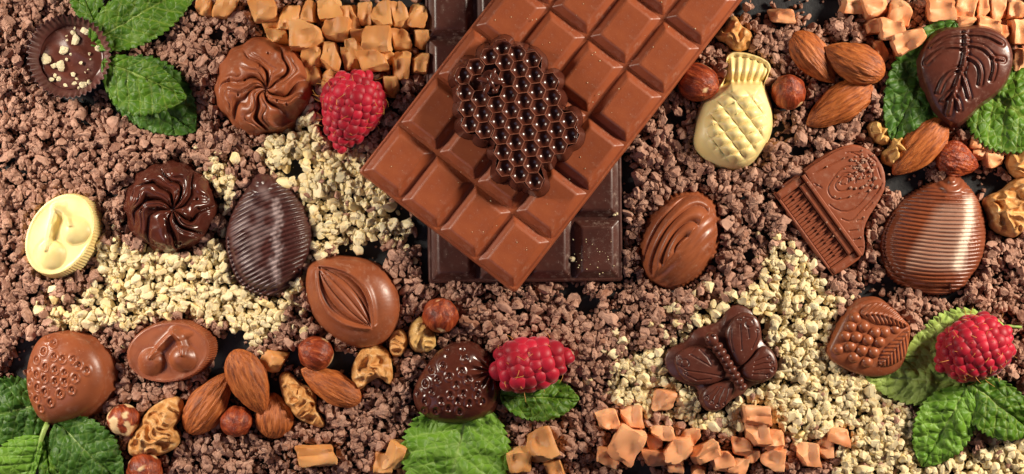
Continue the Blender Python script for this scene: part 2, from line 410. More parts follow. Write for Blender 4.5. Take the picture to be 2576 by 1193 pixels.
# ------------------------------------------------------------------ honeycomb chocolate with bee on the milk bar
HCo = [(1215, 142), (1240, 120), (1270, 102), (1300, 112), (1330, 128), (1362, 142), (1376, 168), (1384, 192), (1408, 208), (1416, 240), (1424, 268), (1450, 290), (1455, 322), (1458, 348), (1436, 372), (1400, 392), (1380, 408), (1384, 440), (1368, 470), (1340, 491), (1312, 482), (1288, 462), (1262, 448), (1244, 420), (1236, 388), (1214, 366), (1180, 346), (1160, 322), (1152, 280), (1144, 240), (1142, 200), (1168, 178), (1186, 158)]
cx, cy = 1300, 298
t = thing('honeycomb_chocolate', 'dark honeycomb shaped chocolate with a bee, on the milk chocolate bar', 'praline', cx, cy, ZB)
O = loc_(HCo, cx, cy)
Rh = 22.6; hexa = [(Rh * math.cos(math.radians(60 * k)), Rh * math.sin(math.radians(60 * k))) for k in range(6)]
hx = []
for k in range(6):
    a, b = np.array(hexa[k]), np.array(hexa[(k + 1) % 6])
    for q_ in range(4): hx.append(a + (b - a) * q_ / 4)
hx = np.array(hx); un = hx / np.linalg.norm(hx, axis=1)[:, None]
lv = [(hx * 1.0, 16), (hx * 0.99, 41), (hx * 0.975, 43), (hx * 0.945, 42.4), (hx * 0.91, 40)]
for f, z in ((18.4, 39.5), (16, 36.4), (12.5, 33.4), (9, 31.3), (5, 29.9), (2, 29.5)): lv.append((un * f, z))
M_comb = choc('dark_honeycomb', lin(92, 46, 34), lin(74, 37, 28), lin(180, 130, 105), 0.22, 0.15, bump=0.04)
cells = []
V, F = rings(lv); first = None
a0 = math.radians(8)
CL = [[(432, 318), (440, 385), (450, 450), (460, 512)], [(480, 284), (490, 347), (500, 410), (508, 473), (516, 536)], [(536, 242), (563, 435), (572, 497), (581, 560), (590, 622), (599, 686)],
      [(586, 206), (596, 266), (604, 330), (613, 395), (622, 457), (631, 520), (639, 584), (647, 647), (656, 711)], [(645, 230), (655, 292), (664, 356), (672, 420), (681, 483), (690, 546), (698, 609), (707, 672), (716, 738)],
      [(705, 256), (715, 317), (724, 381), (733, 445), (742, 508), (750, 571), (759, 633)], [(775, 341), (784, 407), (792, 470), (801, 535), (810, 598)], [(850, 496), (859, 558)]]
bee = (905.6 + .6114 * 540 - cx, cy - .6114 * 345)
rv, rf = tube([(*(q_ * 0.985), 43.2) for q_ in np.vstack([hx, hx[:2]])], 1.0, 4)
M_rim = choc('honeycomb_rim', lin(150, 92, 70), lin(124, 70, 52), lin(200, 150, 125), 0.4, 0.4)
for ln in CL:
    for zx, zy in ln:
        X, Y = 905.6 + .6114 * zx - cx, cy - .6114 * zy; cells.append((X, Y)); l = (X, Y, 16 - 0.0003 * (X * X + Y * Y))
        if first is None:
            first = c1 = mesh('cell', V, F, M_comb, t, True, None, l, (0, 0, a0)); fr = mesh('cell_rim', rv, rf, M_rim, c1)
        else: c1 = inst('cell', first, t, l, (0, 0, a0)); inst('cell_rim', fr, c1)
cc = np.array(cells + [bee]); oo = []
for k in range(220):
    a = 2 * math.pi * k / 220; rr_ = np.arange(10, 260, 1.5); pp = np.stack([rr_ * math.cos(a), rr_ * math.sin(a)], 1)
    ok = (np.linalg.norm(pp[:, None] - cc[None], axis=2).min(1) < 26); oo.append(pp[np.where(ok)[0].max()])
oo = np.array(oo); oo = oo * (1 + 0.035 * n2(oo[:, 0], oo[:, 1], 34, 6) + 0.02 * n2(oo[:, 0], oo[:, 1], 13, 7))[:, None]
dome('slab', oo, 36, 36, M_comb, t, relief=lambda X, Y, T, th: 17 * g(T - 0.97, 0.035) + 1.5 * n2(X, Y, 20, 5), nr=40, na=260, flare=0.05, fade=False, wall=lambda a, f: 3.5 * np.sin(a * 2 * math.pi * 19) * f, sm=1)
def ell(name, m, parent, loc, rad, rz=0, sub=ICO3, rx=0, ry=0):
    return mesh(name, sub[0] * np.array(rad), sub[1], m, parent, True, None, loc, (rx, ry, rz))
dome('bee_pad', ellipse(24, 30, 0.14) + np.array(bee), 59, 55, M_comb, t, p=3, nr=14, na=60, flare=0.0, base=30, c=bee)
be = ell('bee', M_comb, t, (bee[0], bee[1], 62), (9, 18, 11), 0.5)
ell('head', M_comb, be, (0, -24, 3), (8, 8, 8))
for a in (0.8, -0.8, 2.2, -2.2): ell('wing', M_comb, be, (18 * math.sin(a), 16 * math.cos(a), 4), (7, 18, 6), -a)
occupy(HCo)

# ------------------------------------------------------------------ swirl pralines
def swirl(name, label, x, y, R, arms, m, seed, tw, rx=0, ry=0):
    t = thing(name, label, 'praline', x, y, 4, (rx, ry, 0))
    out = []
    for k in range(150):
        a = 2 * math.pi * k / 150; out.append((R * (1 + 0.025 * math.cos(arms * a + 1)) * math.cos(a), R * (1 + 0.025 * math.cos(arms * a + 1)) * math.sin(a)))
    holes = [(rng.uniform(0.25, 0.85) * R, rng.uniform(0, 6.28)) for _ in range(8)]
    def rel(X, Y, T, th):
        r = np.hypot(X - 8, Y + 6) / R; th = np.arctan2(Y + 6, X - 8); wob = n2(X, Y, R * 0.5, seed) + 0.12 * n2(X, Y, R * 0.25, seed + 9)
        ph = arms * th * 0.5 + tw * (1 - r) ** 1.0 * 4.4 + wob * 1.9
        rid = np.abs(np.cos(ph)) ** 0.75
        env = np.clip(r / 0.22, 0, 1) * np.clip((1.04 - r) / 0.22, 0, 1)
        env = env * (0.75 + 0.5 * n2(X, Y, R * 0.7, seed + 3))
        fine = 0.32 * np.abs(np.cos(ph * 2 + 1.2 + 2 * wob))
        z = (rid + fine - 0.55) * 30 * env - 9 * g(r, 0.16)
        for hr, ha in holes: z = z - 10 * g(np.hypot(X - hr * math.cos(ha), Y - hr * math.sin(ha)), 3.0)
        return z
    dome('body', out, 84, 34, m, t, p=2.6, q=1.7, relief=rel, nr=80, na=200, flare=0.05, wall=lambda a, f: 2.5 * np.cos(a * 2 * math.pi * arms * 2), sm=1)
    occupy(ellipse(R * 1.03, R * 1.03) + np.array([x, y])); return t
swirl('swirl_praline', 'milk chocolate swirl praline beside the golden fudge cubes', 661, 217, 116, 7, M_milk, 1, 1.0, 0.05, 0.06)
swirl('swirl_praline', 'dark chocolate swirl praline between white crumbs and brown crumbs', 426, 521, 110, 8, M_dark_gloss, 5, 1.25, 0.0, 0.1)

# ------------------------------------------------------------------ fluted chocolate cup with nut flakes
t = thing('chocolate_cup', 'dark fluted chocolate cup sprinkled with pale nut flakes, by mint leaves', 'praline', 181, 146, 2)
teeth = 42
tri = lambda th, k=teeth: 2 / math.pi * np.arcsin(np.sin(th * k))
rs = [70, 74, 84, 95, 101, 102, 99, 92, 84, 80, 78, 0.5]; zs = [0, 1, 35, 66, 77, 78, 75, 66, 54, 46, 40, 40]
am = [0.03, .034, .036, .04, .046, .046, .04, .018, .006, .002, 0, 0]
V, F = lathe(rs, zs, 276, lambda th, k: am[k] * tri(th) + 0.012 * np.sin(th * 3 + 1))
zt = V[:, 2] > 60; V[zt, 2] += 2.5 * n2(V[zt, 0], V[zt, 1], 26, 8)
M_cup = choc('dark_cup_bloomed', lin(98, 58, 52), lin(80, 44, 40), lin(180, 150, 140), 0.36, 0.35)
mesh('fluted_wall', V, F, M_cup, t)
dome('filling', ellipse(79, 79), 46, 44, M_dark, t, relief=lambda X, Y, T, th: 5 * n2(X, Y, 45, 9) + 2.5 * np.sin((X * 0.5 + Y * 0.8) / 13 + 2 * n2(X, Y, 60, 3)), nr=24, na=64, flare=0)
fl = [(636, 232, 42), (560, 300, 50), (545, 245, 24), (475, 372, 46), (345, 445, 52), (405, 490, 28), (450, 490, 44), (735, 362, 30), (668, 402, 14), (498, 445, 16), (603, 470, 18), (410, 565, 20), (385, 595, 22), (437, 590, 22), (545, 555, 22), (555, 625, 26), (572, 592, 16), (620, 632, 34), (665, 612, 22), (490, 636, 18), (585, 655, 13), (528, 405, 16), (500, 300, 15), (556, 212, 14), (675, 442, 10), (655, 520, 9), (635, 540, 8), (497, 268, 11)]
def chip(seed, sub, planes=9, lo=0.5, hi=0.9, noise=0.12):
    r_ = np.random.default_rng(seed); V = sub[0].copy() * (1 + noise * pn(sub[0] * 1.7 + seed * 3.3))[:, None]
    for _ in range(planes):
        d = r_.normal(size=3); d /= np.linalg.norm(d); o_ = r_.uniform(lo, hi); ex = np.maximum(0, V @ d - o_); V -= ex[:, None] * d
    V = V * (1 + noise * 0.5 * pn(V * 4.1 + seed))[:, None]; V -= V.mean(0); V /= np.abs(V).max(); return V
for k, (zx, zy, zr) in enumerate(fl):
    x, y, r = zx * 0.3373, zy * 0.3373, zr * 0.3373
    Vc = chip(100 + k, ICO3, 6, 0.5, 0.9, 0.25) * np.array([r, r * 0.8, r * 0.4])
    o = mesh('nut_flake', Vc, ICO3[1], M_flake, None, False); o.location = W(x, y, 48 + r * 0.25); o.rotation_euler = (0, 0, k * 1.3)
    big = 'largest pale nut flake' if k == 1 else ('pale nut flake' if r > 9 else 'tiny pale nut flake')
    side = ('upper' if y < 130 else 'lower') + (' left' if x < 170 else ' right')
    side = side + (' rim side' if math.hypot(x - 181, y - 146) > 52 else ' middle part')
    tag(o, f'{big} on the {side} of the dark cup filling', 'nut flake', 'nut flakes in the dark cup')
occupy(ellipse(104, 104) + np.array([181, 146]))

# ------------------------------------------------------------------ oval cherry pralines
def cherry_oval(name, label, x, y, a, b, rot, m, tilt, ch, top, rr_):
    t = thing(name, label, 'praline', x, y, 5, (tilt[0], tilt[1], rot))
    st = []
    for k, (px, py) in enumerate(ch):
        e = np.array([px, py], float) + np.array([0.25, 0.6]) * rr_ * 0.6; T0 = np.array(top, float); mid_ = (T0 + e) / 2 + np.array([-12, -4]) * (1 - 2 * k); q_ = np.linspace(0, 1, 12)[:, None]
        st.append((1 - q_) ** 2 * T0 + 2 * q_ * (1 - q_) * mid_ + q_ ** 2 * e)
    def rel(X, Y, T, th):
        z = 4 * g(T - 0.95, 0.045) - 8 * g(T - 0.70, 0.28) + 1.5 * n2(X, Y, 45, 3)
        for k, (px, py) in enumerate(ch):
            d = np.hypot(X - px, Y - py) / rr_; z = z + 24 * np.clip(1 - d ** 2.2, 0, 1) ** 0.75 - 3.5 * g(d - 1.08, 0.13)
        for l in st: z = np.maximum(z, z * 0.5 + 17 * g(polydist(X, Y, l), 8.5))
        dl = np.hypot((X - top[0] * 0.2 - 34) / 34, (Y - top[1] * 0.75) / 13); z = z + 7 * np.clip(1 - dl ** 2, 0, 1)
        return z
    dome('top', ellipse(a, b), 58, 55, m, t, p=5, q=1, relief=rel, nr=70, na=180, flare=0.0, base=44)
    n_ = 86
    V, F = rings([(ellipse(a * 1.05, b * 1.07, 0, n_ * 4), 0)] + [(ellipse(a * f, b * f2, 0, n_ * 4) * (1 + 0.010 * np.cos(np.arange(n_ * 4) * math.pi / 2))[:, None], z) for f, f2, z in ((1.07, 1.09, 3), (1.05, 1.065, 26), (1.02, 1.02, 50), (1.0, 1.0, 55))])
    mesh('fluted_base', V, F, m, t, False)
    occupy(ellipse(a * 1.02, b * 1.02, -rot) + np.array([x, y])); return t
cherry_oval('cherry_praline', 'white chocolate oval praline with cherries in fluted base at left edge', 160, 594, 106, 80, math.radians(58), M_white, (-0.15, 0.0), [(-54, -12), (30, -32)], (52, 40), 38)
cherry_oval('cherry_praline', 'milk chocolate oval praline with cherries in fluted base above almonds', 432, 883, 106, 73, math.radians(10), M_milk, (0.02, -0.13), [(-46, -18), (36, -24)], (28, 48), 36)

# ------------------------------------------------------------------ ribbed shell pralines
def shell(name, label, out, x, y, ang, pitch, m, mask, bend, tilt, tipxy):
    t = thing(name, label, 'praline', x, y, 3, (tilt[0], tilt[1], 0)); O = loc_(out, x, y) * 1.03; ca, sa = math.cos(ang), math.sin(ang)
    tp = np.array([tipxy[0] - x, y - tipxy[1]])
    def rel(X, Y, T, th):
        a = X * ca + Y * sa; b = -X * sa + Y * ca
        q_ = b - bend * (a / 100) ** 2 * 14 + 2.0 * n2(X, Y, 90, 4)
        dt = np.hypot(X - tp[0], Y - tp[1]); f = np.clip((dt - 32) / 16, 0, 1)
        return f * (5.6 * np.abs(np.sin(math.pi * q_ / pitch)) ** 0.8 - 3) + (1 - f) * 3 * np.sin(dt / 4.0) - 10 * g(T - 0.9, 0.05)* (np.cos(th - ang + 2.4) > 0.35)
    Lp = np.linalg.norm(O - np.roll(O, 1, 0), axis=1).sum(); nn_ = int(Lp / (pitch * 1.05))
    dome('body', O, 78, 26, m, t, p=3.0, q=1.7, relief=rel, nr=120, na=300, flare=0.03, wall=lambda a, f: 1.8 * np.cos(a * 2 * math.pi * nn_) - 3 * f, mask=mask, fade=False, sm=1)
    occupy(out)
def mask_d(X, Y, Z):
    st = polydist(X, Y, [(20, 92), (28, 50), (18, 10), (30, -30), (16, -66), (22, -100)]); j = n2(X, Y, 8, 2) * 10
    side = (X < 24).astype(float)
    return np.clip(0.85 * g(st + j, 9) + side * np.clip(n2(X, Y, 30, 5) + 0.25, 0, 1) * 0.55 * np.clip((Z - 45) / 25, 0, 1), 0, 1)
shell('shell_praline', 'dark ribbed shell praline with a whitish streak, amid white crumbs',
      [(638, 450), (650, 440), (668, 446), (695, 458), (735, 488), (765, 530), (780, 580), (775, 630), (755, 664), (756, 690), (722, 722), (690, 742), (640, 737), (600, 712), (578, 662), (567, 610), (575, 560), (598, 512), (622, 478)], 672, 600, math.radians(24), 11, M_dshell, mask_d, -0.6, (0.02, 0.06), (650, 452))
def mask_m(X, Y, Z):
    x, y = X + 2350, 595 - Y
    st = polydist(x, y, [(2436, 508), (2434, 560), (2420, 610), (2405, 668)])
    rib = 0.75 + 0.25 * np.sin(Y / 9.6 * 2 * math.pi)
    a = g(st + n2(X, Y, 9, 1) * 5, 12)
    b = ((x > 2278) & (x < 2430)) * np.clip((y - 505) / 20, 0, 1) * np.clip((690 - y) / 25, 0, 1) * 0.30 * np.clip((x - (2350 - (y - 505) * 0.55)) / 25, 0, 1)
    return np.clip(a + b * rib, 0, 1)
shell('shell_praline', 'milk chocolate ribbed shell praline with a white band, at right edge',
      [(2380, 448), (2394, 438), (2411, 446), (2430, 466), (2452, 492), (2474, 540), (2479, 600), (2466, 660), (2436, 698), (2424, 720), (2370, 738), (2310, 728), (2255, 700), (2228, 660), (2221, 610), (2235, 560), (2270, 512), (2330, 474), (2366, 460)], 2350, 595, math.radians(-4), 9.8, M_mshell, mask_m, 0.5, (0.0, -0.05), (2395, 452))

# ------------------------------------------------------------------ rounded praline with a nut-shaped slit
out = [(778, 664), (830, 650), (890, 653), (945, 668), (985, 708), (1002, 760), (997, 815), (967, 860), (920, 874), (870, 864), (820, 832), (790, 792), (772, 742), (770, 698)]
x, y = 887, 762; t = thing('nut_relief_praline', 'milk chocolate rounded praline with a ribbed almond shaped relief', 'praline', x, y, 3, (0.03, 0.03, 0))
def rel(X, Y, T, th):
    lx, ly = X - (868 - x), Y - (y - 744); d = np.array([0.665, -0.747]); a = lx * d[0] + ly * d[1]; b = -lx * d[1] + ly * d[0]
    w_ = 52 * np.clip(1 - (np.abs(a) / 101) ** 2.0, 0, 1); inn = np.clip((w_ - np.abs(b)) / 9, -1, 1)
    bb = b / np.maximum(w_, 8)
    ridge = np.abs(np.cos(bb * math.pi * 2.6 + 0.4)) ** 0.7
    bow = 16 * (1 - np.clip(np.abs(bb), 0, 1) ** 2)
    z_in = -24 + bow + 8 * ridge
    f = np.clip(inn, 0, 1); rim = 7 * g((np.abs(b) - w_ - 5) / 8, 1) * (np.abs(a) < 106)
    return f * z_in + (1 - f) * rim
dome('body', loc_(out, x, y), 86, 40, M_milk, t, p=2.8, q=1.6, relief=rel, nr=110, na=220, flare=0.04); occupy(out)

# ------------------------------------------------------------------ ribbed oval
x, y, rt = 1712, 605, math.radians(62)
t = thing('ribbed_oval_praline', 'milk chocolate oval praline with curved ridges, right of the bars', 'praline', x, y, 3, (0, -0.08, rt))
def rel(X, Y, T, th):
    seam = Y + 0.10 * X + 6 + 14 * np.sin(X / 90)
    dd = np.hypot((X + 10) * 0.50, Y + 10) + 3 * n2(X, Y, 70, 1)
    left = np.clip(seam / 6, 0, 1)
    rl = 15 * np.abs(np.sin(math.pi * (dd + 4) / 20)) ** 0.8 - 8
    rr = 1.6 * np.sin((Y + 0.35 * X) / 3.6 + 2 * n2(X, Y, 70, 2)) - 5
    return left * rl + (1 - left) * rr + 5 * g(seam, 7)
dome('body', ellipse(122, 86), 88, 24, M_milk, t, p=2.2, q=1.7, relief=rel, nr=90, na=240, flare=0.07, wall=lambda a, f: 2.2 * f * np.cos(a * 2 * math.pi * 52)); occupy(ellipse(130, 95, -rt) + np.array([x, y]))

# ------------------------------------------------------------------ strawberry pralines
def straw(name, label, out, x, y, seeds, m, H, tilt, crown, c):
    t = thing(name, label, 'praline', x, y, 2, (tilt[0], tilt[1], 0)); sd = [(sx - x, y - sy) for sx, sy in seeds]
    def rel(X, Y, T, th):
        z = 2.0 * n2(X, Y, 45, 6)
        for sx, sy in sd:
            d = np.hypot(X - sx, (Y - sy) * 0.85); z = z + 2.8 * g(d - 9.5, 2.8) - 4 * g(d, 7)
        dc = np.hypot(X - crown[0], Y - crown[1]); tc = np.arctan2(Y - crown[1], X - crown[0])
        return z + (7 if m is M_dark_gloss else 0) * g(dc - 28, 24) * np.sin(tc * 12)
    p_, q_, e = 3.0, 1.6, H * 0.52
    b = dome('body', shrink(loc_(out, x, y), 0.95) + np.array([-5, 4]), H, e, m, t, p=p_, q=q_, relief=rel, nr=100, na=200, flare=0.06, c=c, shift=(-9, 7))
    V, F = ICO2; first = None; me = b.data
    from mathutils.kdtree import KDTree
    kd = KDTree(len(me.vertices))
    for i, v_ in enumerate(me.vertices): kd.insert((v_.co.x, v_.co.y, 0 if v_.co.z > 0.3 * e * S else 1), i)
    kd.balance()
    for sx, sy in sd:
        zz = me.vertices[kd.find((sx * S, sy * S, 0))[1]].co.z / S
        if first is None: first = mesh('seed', V * np.array([4.0, 5.6, 2.6]), F, m, t, True, None, (sx, sy, zz + 0.4))
        else: inst('seed', first, t, (sx, sy, zz + 0.4), (0, 0, 0.4 * math.sin(sx)))
    occupy(out)
zz = [(365, 250), (415, 285), (350, 335), (430, 370), (300, 395), (490, 385), (560, 390), (370, 440), (440, 460), (305, 490), (365, 520), (505, 480), (240, 475), (645, 465), (440, 540), (245, 555), (310, 580), (505, 540), (575, 515), (365, 610), (470, 620), (550, 595), (240, 650), (300, 660), (400, 680), (325, 725), (595, 430)]
straw('strawberry_praline', 'milk chocolate strawberry shaped praline on mint leaves, bottom left', [(130, 836), (185, 833), (240, 853), (272, 890), (287, 940), (282, 990), (252, 1030), (200, 1057), (140, 1077), (104, 1062), (80, 1012), (71, 960), (79, 900), (102, 855)], 180, 955, [(0.3674 * a, 754.7 + 0.3674 * b) for a, b in zz], M_milk, 96, (0.04, -0.10), (80, 60), (-15, 10))
zz = [(330, 350), (430, 350), (220, 480), (300, 450), (450, 405), (425, 485), (265, 540), (340, 520), (465, 540), (180, 570), (390, 575), (525, 580), (225, 620), (350, 645), (435, 635), (530, 645), (130, 640), (180, 690), (400, 685), (475, 700), (290, 685), (560, 690), (335, 735), (250, 755), (410, 760), (170, 755)]
straw('strawberry_praline', 'dark chocolate strawberry shaped praline beside a raspberry', [(1165, 856), (1207, 868), (1242, 912), (1264, 958), (1266, 1000), (1242, 1045), (1190, 1070), (1120, 1072), (1062, 1052), (1038, 1012), (1043, 972), (1075, 918), (1112, 873)], 1150, 962, [(1006.2 + 0.3674 * a, 754.7 + 0.3674 * b - 4) for a, b in zz], M_dark_gloss, 88, (0.03, 0.0), (88, 32), (0, 0))

# ------------------------------------------------------------------ pineapple
zo = [(535, 362), (640, 360), (760, 393), (834, 445), (795, 540), (778, 590), (822, 680), (838, 800), (818, 930), (752, 1042), (670, 1122), (570, 1147), (450, 1122), (358, 1072), (303, 980), (318, 860), (348, 740), (418, 640), (518, 560), (526, 450)]
out = [(1635.1 + .3691 * a, .3691 * b) for a, b in zo]; x, y = 1850, 285
t = thing('pineapple_praline', 'white chocolate pineapple shaped praline between two hazelnuts', 'praline', x, y, 3, (0, -0.06, 0))
def rel(X, Y, T, th):
    px_, py_ = X + x, y - Y
    body = np.clip((py_ - 205) / 12, 0, 1); ax = np.array([0.16, -0.987]); lx, ly = px_ - 1856, py_ - 320
    a, b = lx * 0.80 - ly * 0.60, lx * 0.42 + ly * 0.91
    rr = np.hypot(lx / 78, ly / 92); fade_ = np.clip((1.05 - rr) / 0.25, 0, 1)
    quilt = (np.abs(np.sin(math.pi * a / 34)) * np.abs(np.sin(math.pi * b / 28))) ** 0.55
    crown = np.sin((px_ - 1870 - (205 - py_) * 0.12) / (1.0 + (205 - py_) * 0.006) / 2.4)
    neck = -22 * g(py_ - 206, 16) 
    return body * quilt * 13 * fade_ + (1 - body) * (2.6 * crown - 22) + neck
dome('body', loc_(out, x, y), 86, 34, M_white, t, p=2.6, q=1.7, relief=rel, nr=90, na=220, flare=0.03, c=(6, -30)); occupy(out)

# ------------------------------------------------------------------ grand piano
x, y = 1945, 487; ang = math.atan2(-0.811, 0.585)
t = thing('piano_chocolate', 'milk chocolate grand piano with keyboard and wood grain lid', 'praline', x, y, 6, (0, 0, ang))
case = [(-2, 0), (256, 0), (259, 60), (258, 86), (240, 112), (212, 124), (190, 152), (172, 200), (152, 238), (112, 262), (64, 264), (22, 242), (2, 200), (-4, 120)]
dome('case', case, 34, 34, M_milk2, t, p=8, q=1, nr=6, na=160, flare=0.02, c=(120, 110), sm=1)
lidp = [(2, 84), (254, 84), (254, 92), (236, 110), (208, 121), (186, 150), (168, 198), (148, 234), (110, 257), (64, 259), (26, 237), (7, 198), (1, 130)]
gl = []
for k, (rx, ry) in enumerate(((8, 12), (20, 28), (36, 50))):
    a = np.linspace(0.3 + k * 0.5, 5.9 + k * 0.3, 30); gl.append(np.stack([78 + 4 * k + rx * np.cos(a) * (1 + 0.1 * np.sin(3 * a)), 160 + ry * np.sin(a)], 1))
for pts in ([(18, 110), (24, 150), (34, 200)], [(30, 215), (70, 240), (120, 222), (142, 180), (150, 130), (132, 104), (104, 96)], [(150, 100), (172, 112), (160, 150), (154, 190), (138, 232)], [(40, 96), (58, 104)], [(186, 98), (196, 116)], [(210, 94), (218, 108)], [(232, 90), (238, 100)], [(176, 128), (182, 140)], [(24, 206), (40, 230)], [(60, 246), (84, 252)], [(100, 246), (124, 238)], [(150, 206), (144, 222)], [(166, 160), (162, 184)]):
    gl.append(resample(pts, 16, False, 2))
def rel(X, Y, T, th):
    z = 0 * X
    for l in gl: z = z - 2.6 * g(polydist(X, Y, l), 1.7)
    return z
dome('lid', lidp, 55, 53.5, M_milk2, t, p=12, q=1, relief=rel, nr=130, na=320, flare=0.01, c=(115, 170), base=30, sm=1)
V, F = box(24, 234, 62, 80, 33, 50, 3); mesh('fallboard', V, F, M_milk2, t, False)
V, F = box(6, 252, 80.5, 90, 34, 57.5, 2); mesh('music_rail', V, F, M_milk2, t, False)
V, F = box(3, 23, 6, 79, 33, 47, 4); kb = mesh('key_block', V, F, M_milk2, t, False); inst('key_block', kb, t, (231, 0, 0))
V, F = box(0, 254, 1, 7, 33, 40, 2); mesh('key_slip', V, F, M_milk2, t, False)
nk = 22; kw = (234 - 24) / nk; V, F = box(0, kw - 1.4, 8, 60, 33, 38, 1.2); first = None
for k in range(nk):
    l = (24 + k * kw + 0.7, 0, 0)
    first = inst('white_key', first, t, l) if first else mesh('white_key', V, F, M_milk2, t, False, None, l)
V, F = box(-2.6, 2.6, 34, 60, 38, 43, 1.2); first = None
for k in range(1, nk):
    if k % 7 in (0, 3): continue
    l = (24 + k * kw, 0, 0); first = inst('black_key', first, t, l) if first else mesh('black_key', V, F, M_milk2, t, False, None, l)
pc = [(1945 + 0.585 * a + 0.811 * b, 487 + 0.811 * a - 0.585 * b) for a, b in case]; occupy(pc)

# ------------------------------------------------------------------ butterfly
Z = lambda L: [(1446.5 + .3674 * a, 754.7 + .3674 * b) for a, b in L]
x, y = 1815, 900
t = thing('butterfly_praline', 'dark chocolate butterfly praline on the white crumbs', 'praline', x, y, 14, (0.0, 0.02, 0))
bo = Z([(612, 400), (655, 330), (770, 290), (825, 200), (930, 175), (1000, 150), (1045, 62), (1130, 32), (1225, 88), (1275, 200), (1275, 290), (1362, 355), (1388, 450), (1355, 545), (1190, 592), (1160, 640), (1065, 682), (985, 768), (900, 760), (848, 690), (850, 600), (760, 580), (640, 505)])
dome('base', loc_(bo, x, y), 44, 40, M_dark, t, p=8, q=1, nr=16, na=220, flare=0.01, wall=lambda a, f: 1.6 * np.cos(a * 2 * math.pi * 70) * (f < 0.9), c=(0, 0), relief=lambda X, Y, T, th: -8 * np.clip((T - 0.8) / 0.2, 0, 1), fade=False)
wings = {'forewing': [[(678, 392), (748, 330), (850, 306), (935, 348), (995, 430), (1035, 522), (962, 564), (860, 580), (768, 560), (696, 492)], [(1035, 185), (1098, 108), (1170, 86), (1245, 128), (1270, 230), (1244, 312), (1184, 402), (1110, 464), (1048, 352), (1022, 260)]],
         'hindwing': [[(864, 622), (930, 572), (1062, 538), (1094, 600), (1052, 692), (982, 750), (918, 756), (864, 702)], [(1118, 468), (1200, 402), (1270, 306), (1342, 348), (1380, 430), (1364, 514), (1290, 550), (1200, 556), (1138, 524)]]}
eng = {('forewing', 0): ([[(820, 330), (780, 370), (830, 400), (920, 450)], [(850, 340), (900, 390), (925, 435)], [(700, 440), (760, 480), (900, 500), (1000, 520)], [(760, 510), (830, 545), (920, 535)]], [(745, 430, 26), (710, 400, 10), (750, 495, 9)]),
       ('forewing', 1): ([[(1060, 200), (1058, 270), (1075, 350)], [(1120, 170), (1125, 260), (1130, 340)], [(1170, 180), (1180, 260)], [(1200, 330), (1235, 250), (1235, 200)], [(1150, 120), (1200, 125)]], [(1180, 160, 28), (1115, 135, 9), (1235, 205, 9)]),
       ('hindwing', 0): ([[(960, 590), (910, 640), (890, 660)], [(985, 590), (945, 650), (925, 690)], [(1010, 600), (980, 660), (965, 710)], [(1040, 600), (1025, 660), (1008, 705)]], [(892, 662, 12), (925, 692, 11), (963, 714, 11), (1008, 708, 11)]),
       ('hindwing', 1): ([[(1220, 420), (1270, 395), (1310, 390)], [(1215, 450), (1280, 430), (1330, 430)], [(1210, 480), (1280, 470), (1335, 470)], [(1205, 505), (1270, 505), (1310, 510)]], [(1312, 390, 11), (1332, 430, 11), (1340, 470, 11), (1308, 512, 11)])}
for nm, L in wings.items():
    for i, wv in enumerate(L):
        lines, circ = eng[(nm, i)]; lines = [loc_(Z(l), x, y) for l in lines]; circ = [(*loc_(Z([(a, b)]), x, y)[0], r * .3674) for a, b, r in circ]
        O = loc_(Z(wv), x, y); c_ = O.mean(0)
        def rel(X, Y, T, th, lines=lines, circ=circ):
            z = 0 * X
            for l in lines: z = z - 2.4 * g(polydist(X, Y, l), 1.7)
            for a, b, r in circ: z = z - 2.4 * g(np.hypot(X - a, Y - b) - r, 1.6)
            return z
        dome(nm, O, 66, 56, M_dark, t, p=4, q=1.5, relief=rel, nr=60, na=160, flare=0.02, c=c_, base=36)
bl = loc_(Z([(965, 320), (1135, 590)]), x, y); dirv = bl[1] - bl[0]; rz = math.atan2(dirv[1], dirv[0])
for k in range(8):
    f = k / 7; p_ = bl[0] + dirv * f; ell('body_segment', M_dark, t, (p_[0], p_[1], 66), (11 - 1.2 * f, 15 - 3 * f, 16 - 3 * f), rz)
h = loc_(Z([(925, 268)]), x, y)[0]; hd = ell('head', M_dark, t, (h[0], h[1], 64), (19, 17, 15), rz)
for e in ((895, 272), (938, 238)):
    q_ = loc_(Z([e]), x, y)[0]; ell('eye', M_dark_gloss, hd, (0, 0, 0), (5, 5, 5)).location = Vector((*(Matrix.Rotation(-rz, 2) @ Vector(q_ - h)), 12)) * S
occupy(bo)

# ------------------------------------------------------------------ berry praline with leaves
Z2 = lambda L: [(1932 + .3939 * a, 723.2 + .3939 * b) for a, b in L]
x, y = 2180, 855
out = [(2084, 868), (2100, 836), (2122, 790), (2150, 762), (2178, 752), (2215, 752), (2245, 778), (2262, 800), (2287, 815), (2284, 850), (2276, 895), (2256, 932), (2205, 947), (2150, 937), (2092, 908), (2081, 886)]
t = thing('berry_praline', 'milk chocolate blackberry shaped praline with two leaves, beside pale mint leaf', 'praline', x, y, 3, (0.06, 0.05, 0))
dome('body', loc_(out, x, y), 66, 50, M_milk, t, p=4, q=1.4, nr=30, na=140, flare=0.03, relief=lambda X, Y, T, th: n2(X, Y, 40, 2))
V, F = ICO3; first = None
for a, b in ((540, 185), (510, 240), (592, 240), (662, 275), (722, 275), (476, 300), (545, 305), (615, 322), (690, 335), (508, 365), (580, 388), (655, 400), (792, 258), (436, 385), (532, 432), (615, 462)):
    q_ = loc_(Z2([(a, b)]), x, y)[0]; l = (q_[0], q_[1], 64 - 0.0016 * (q_[0] ** 2 + q_[1] ** 2))
    first = inst('drupelet', first, t, l) if first else mesh('drupelet', V * np.array([15.5, 15, 15]), F, M_milk, t, True, None, l)
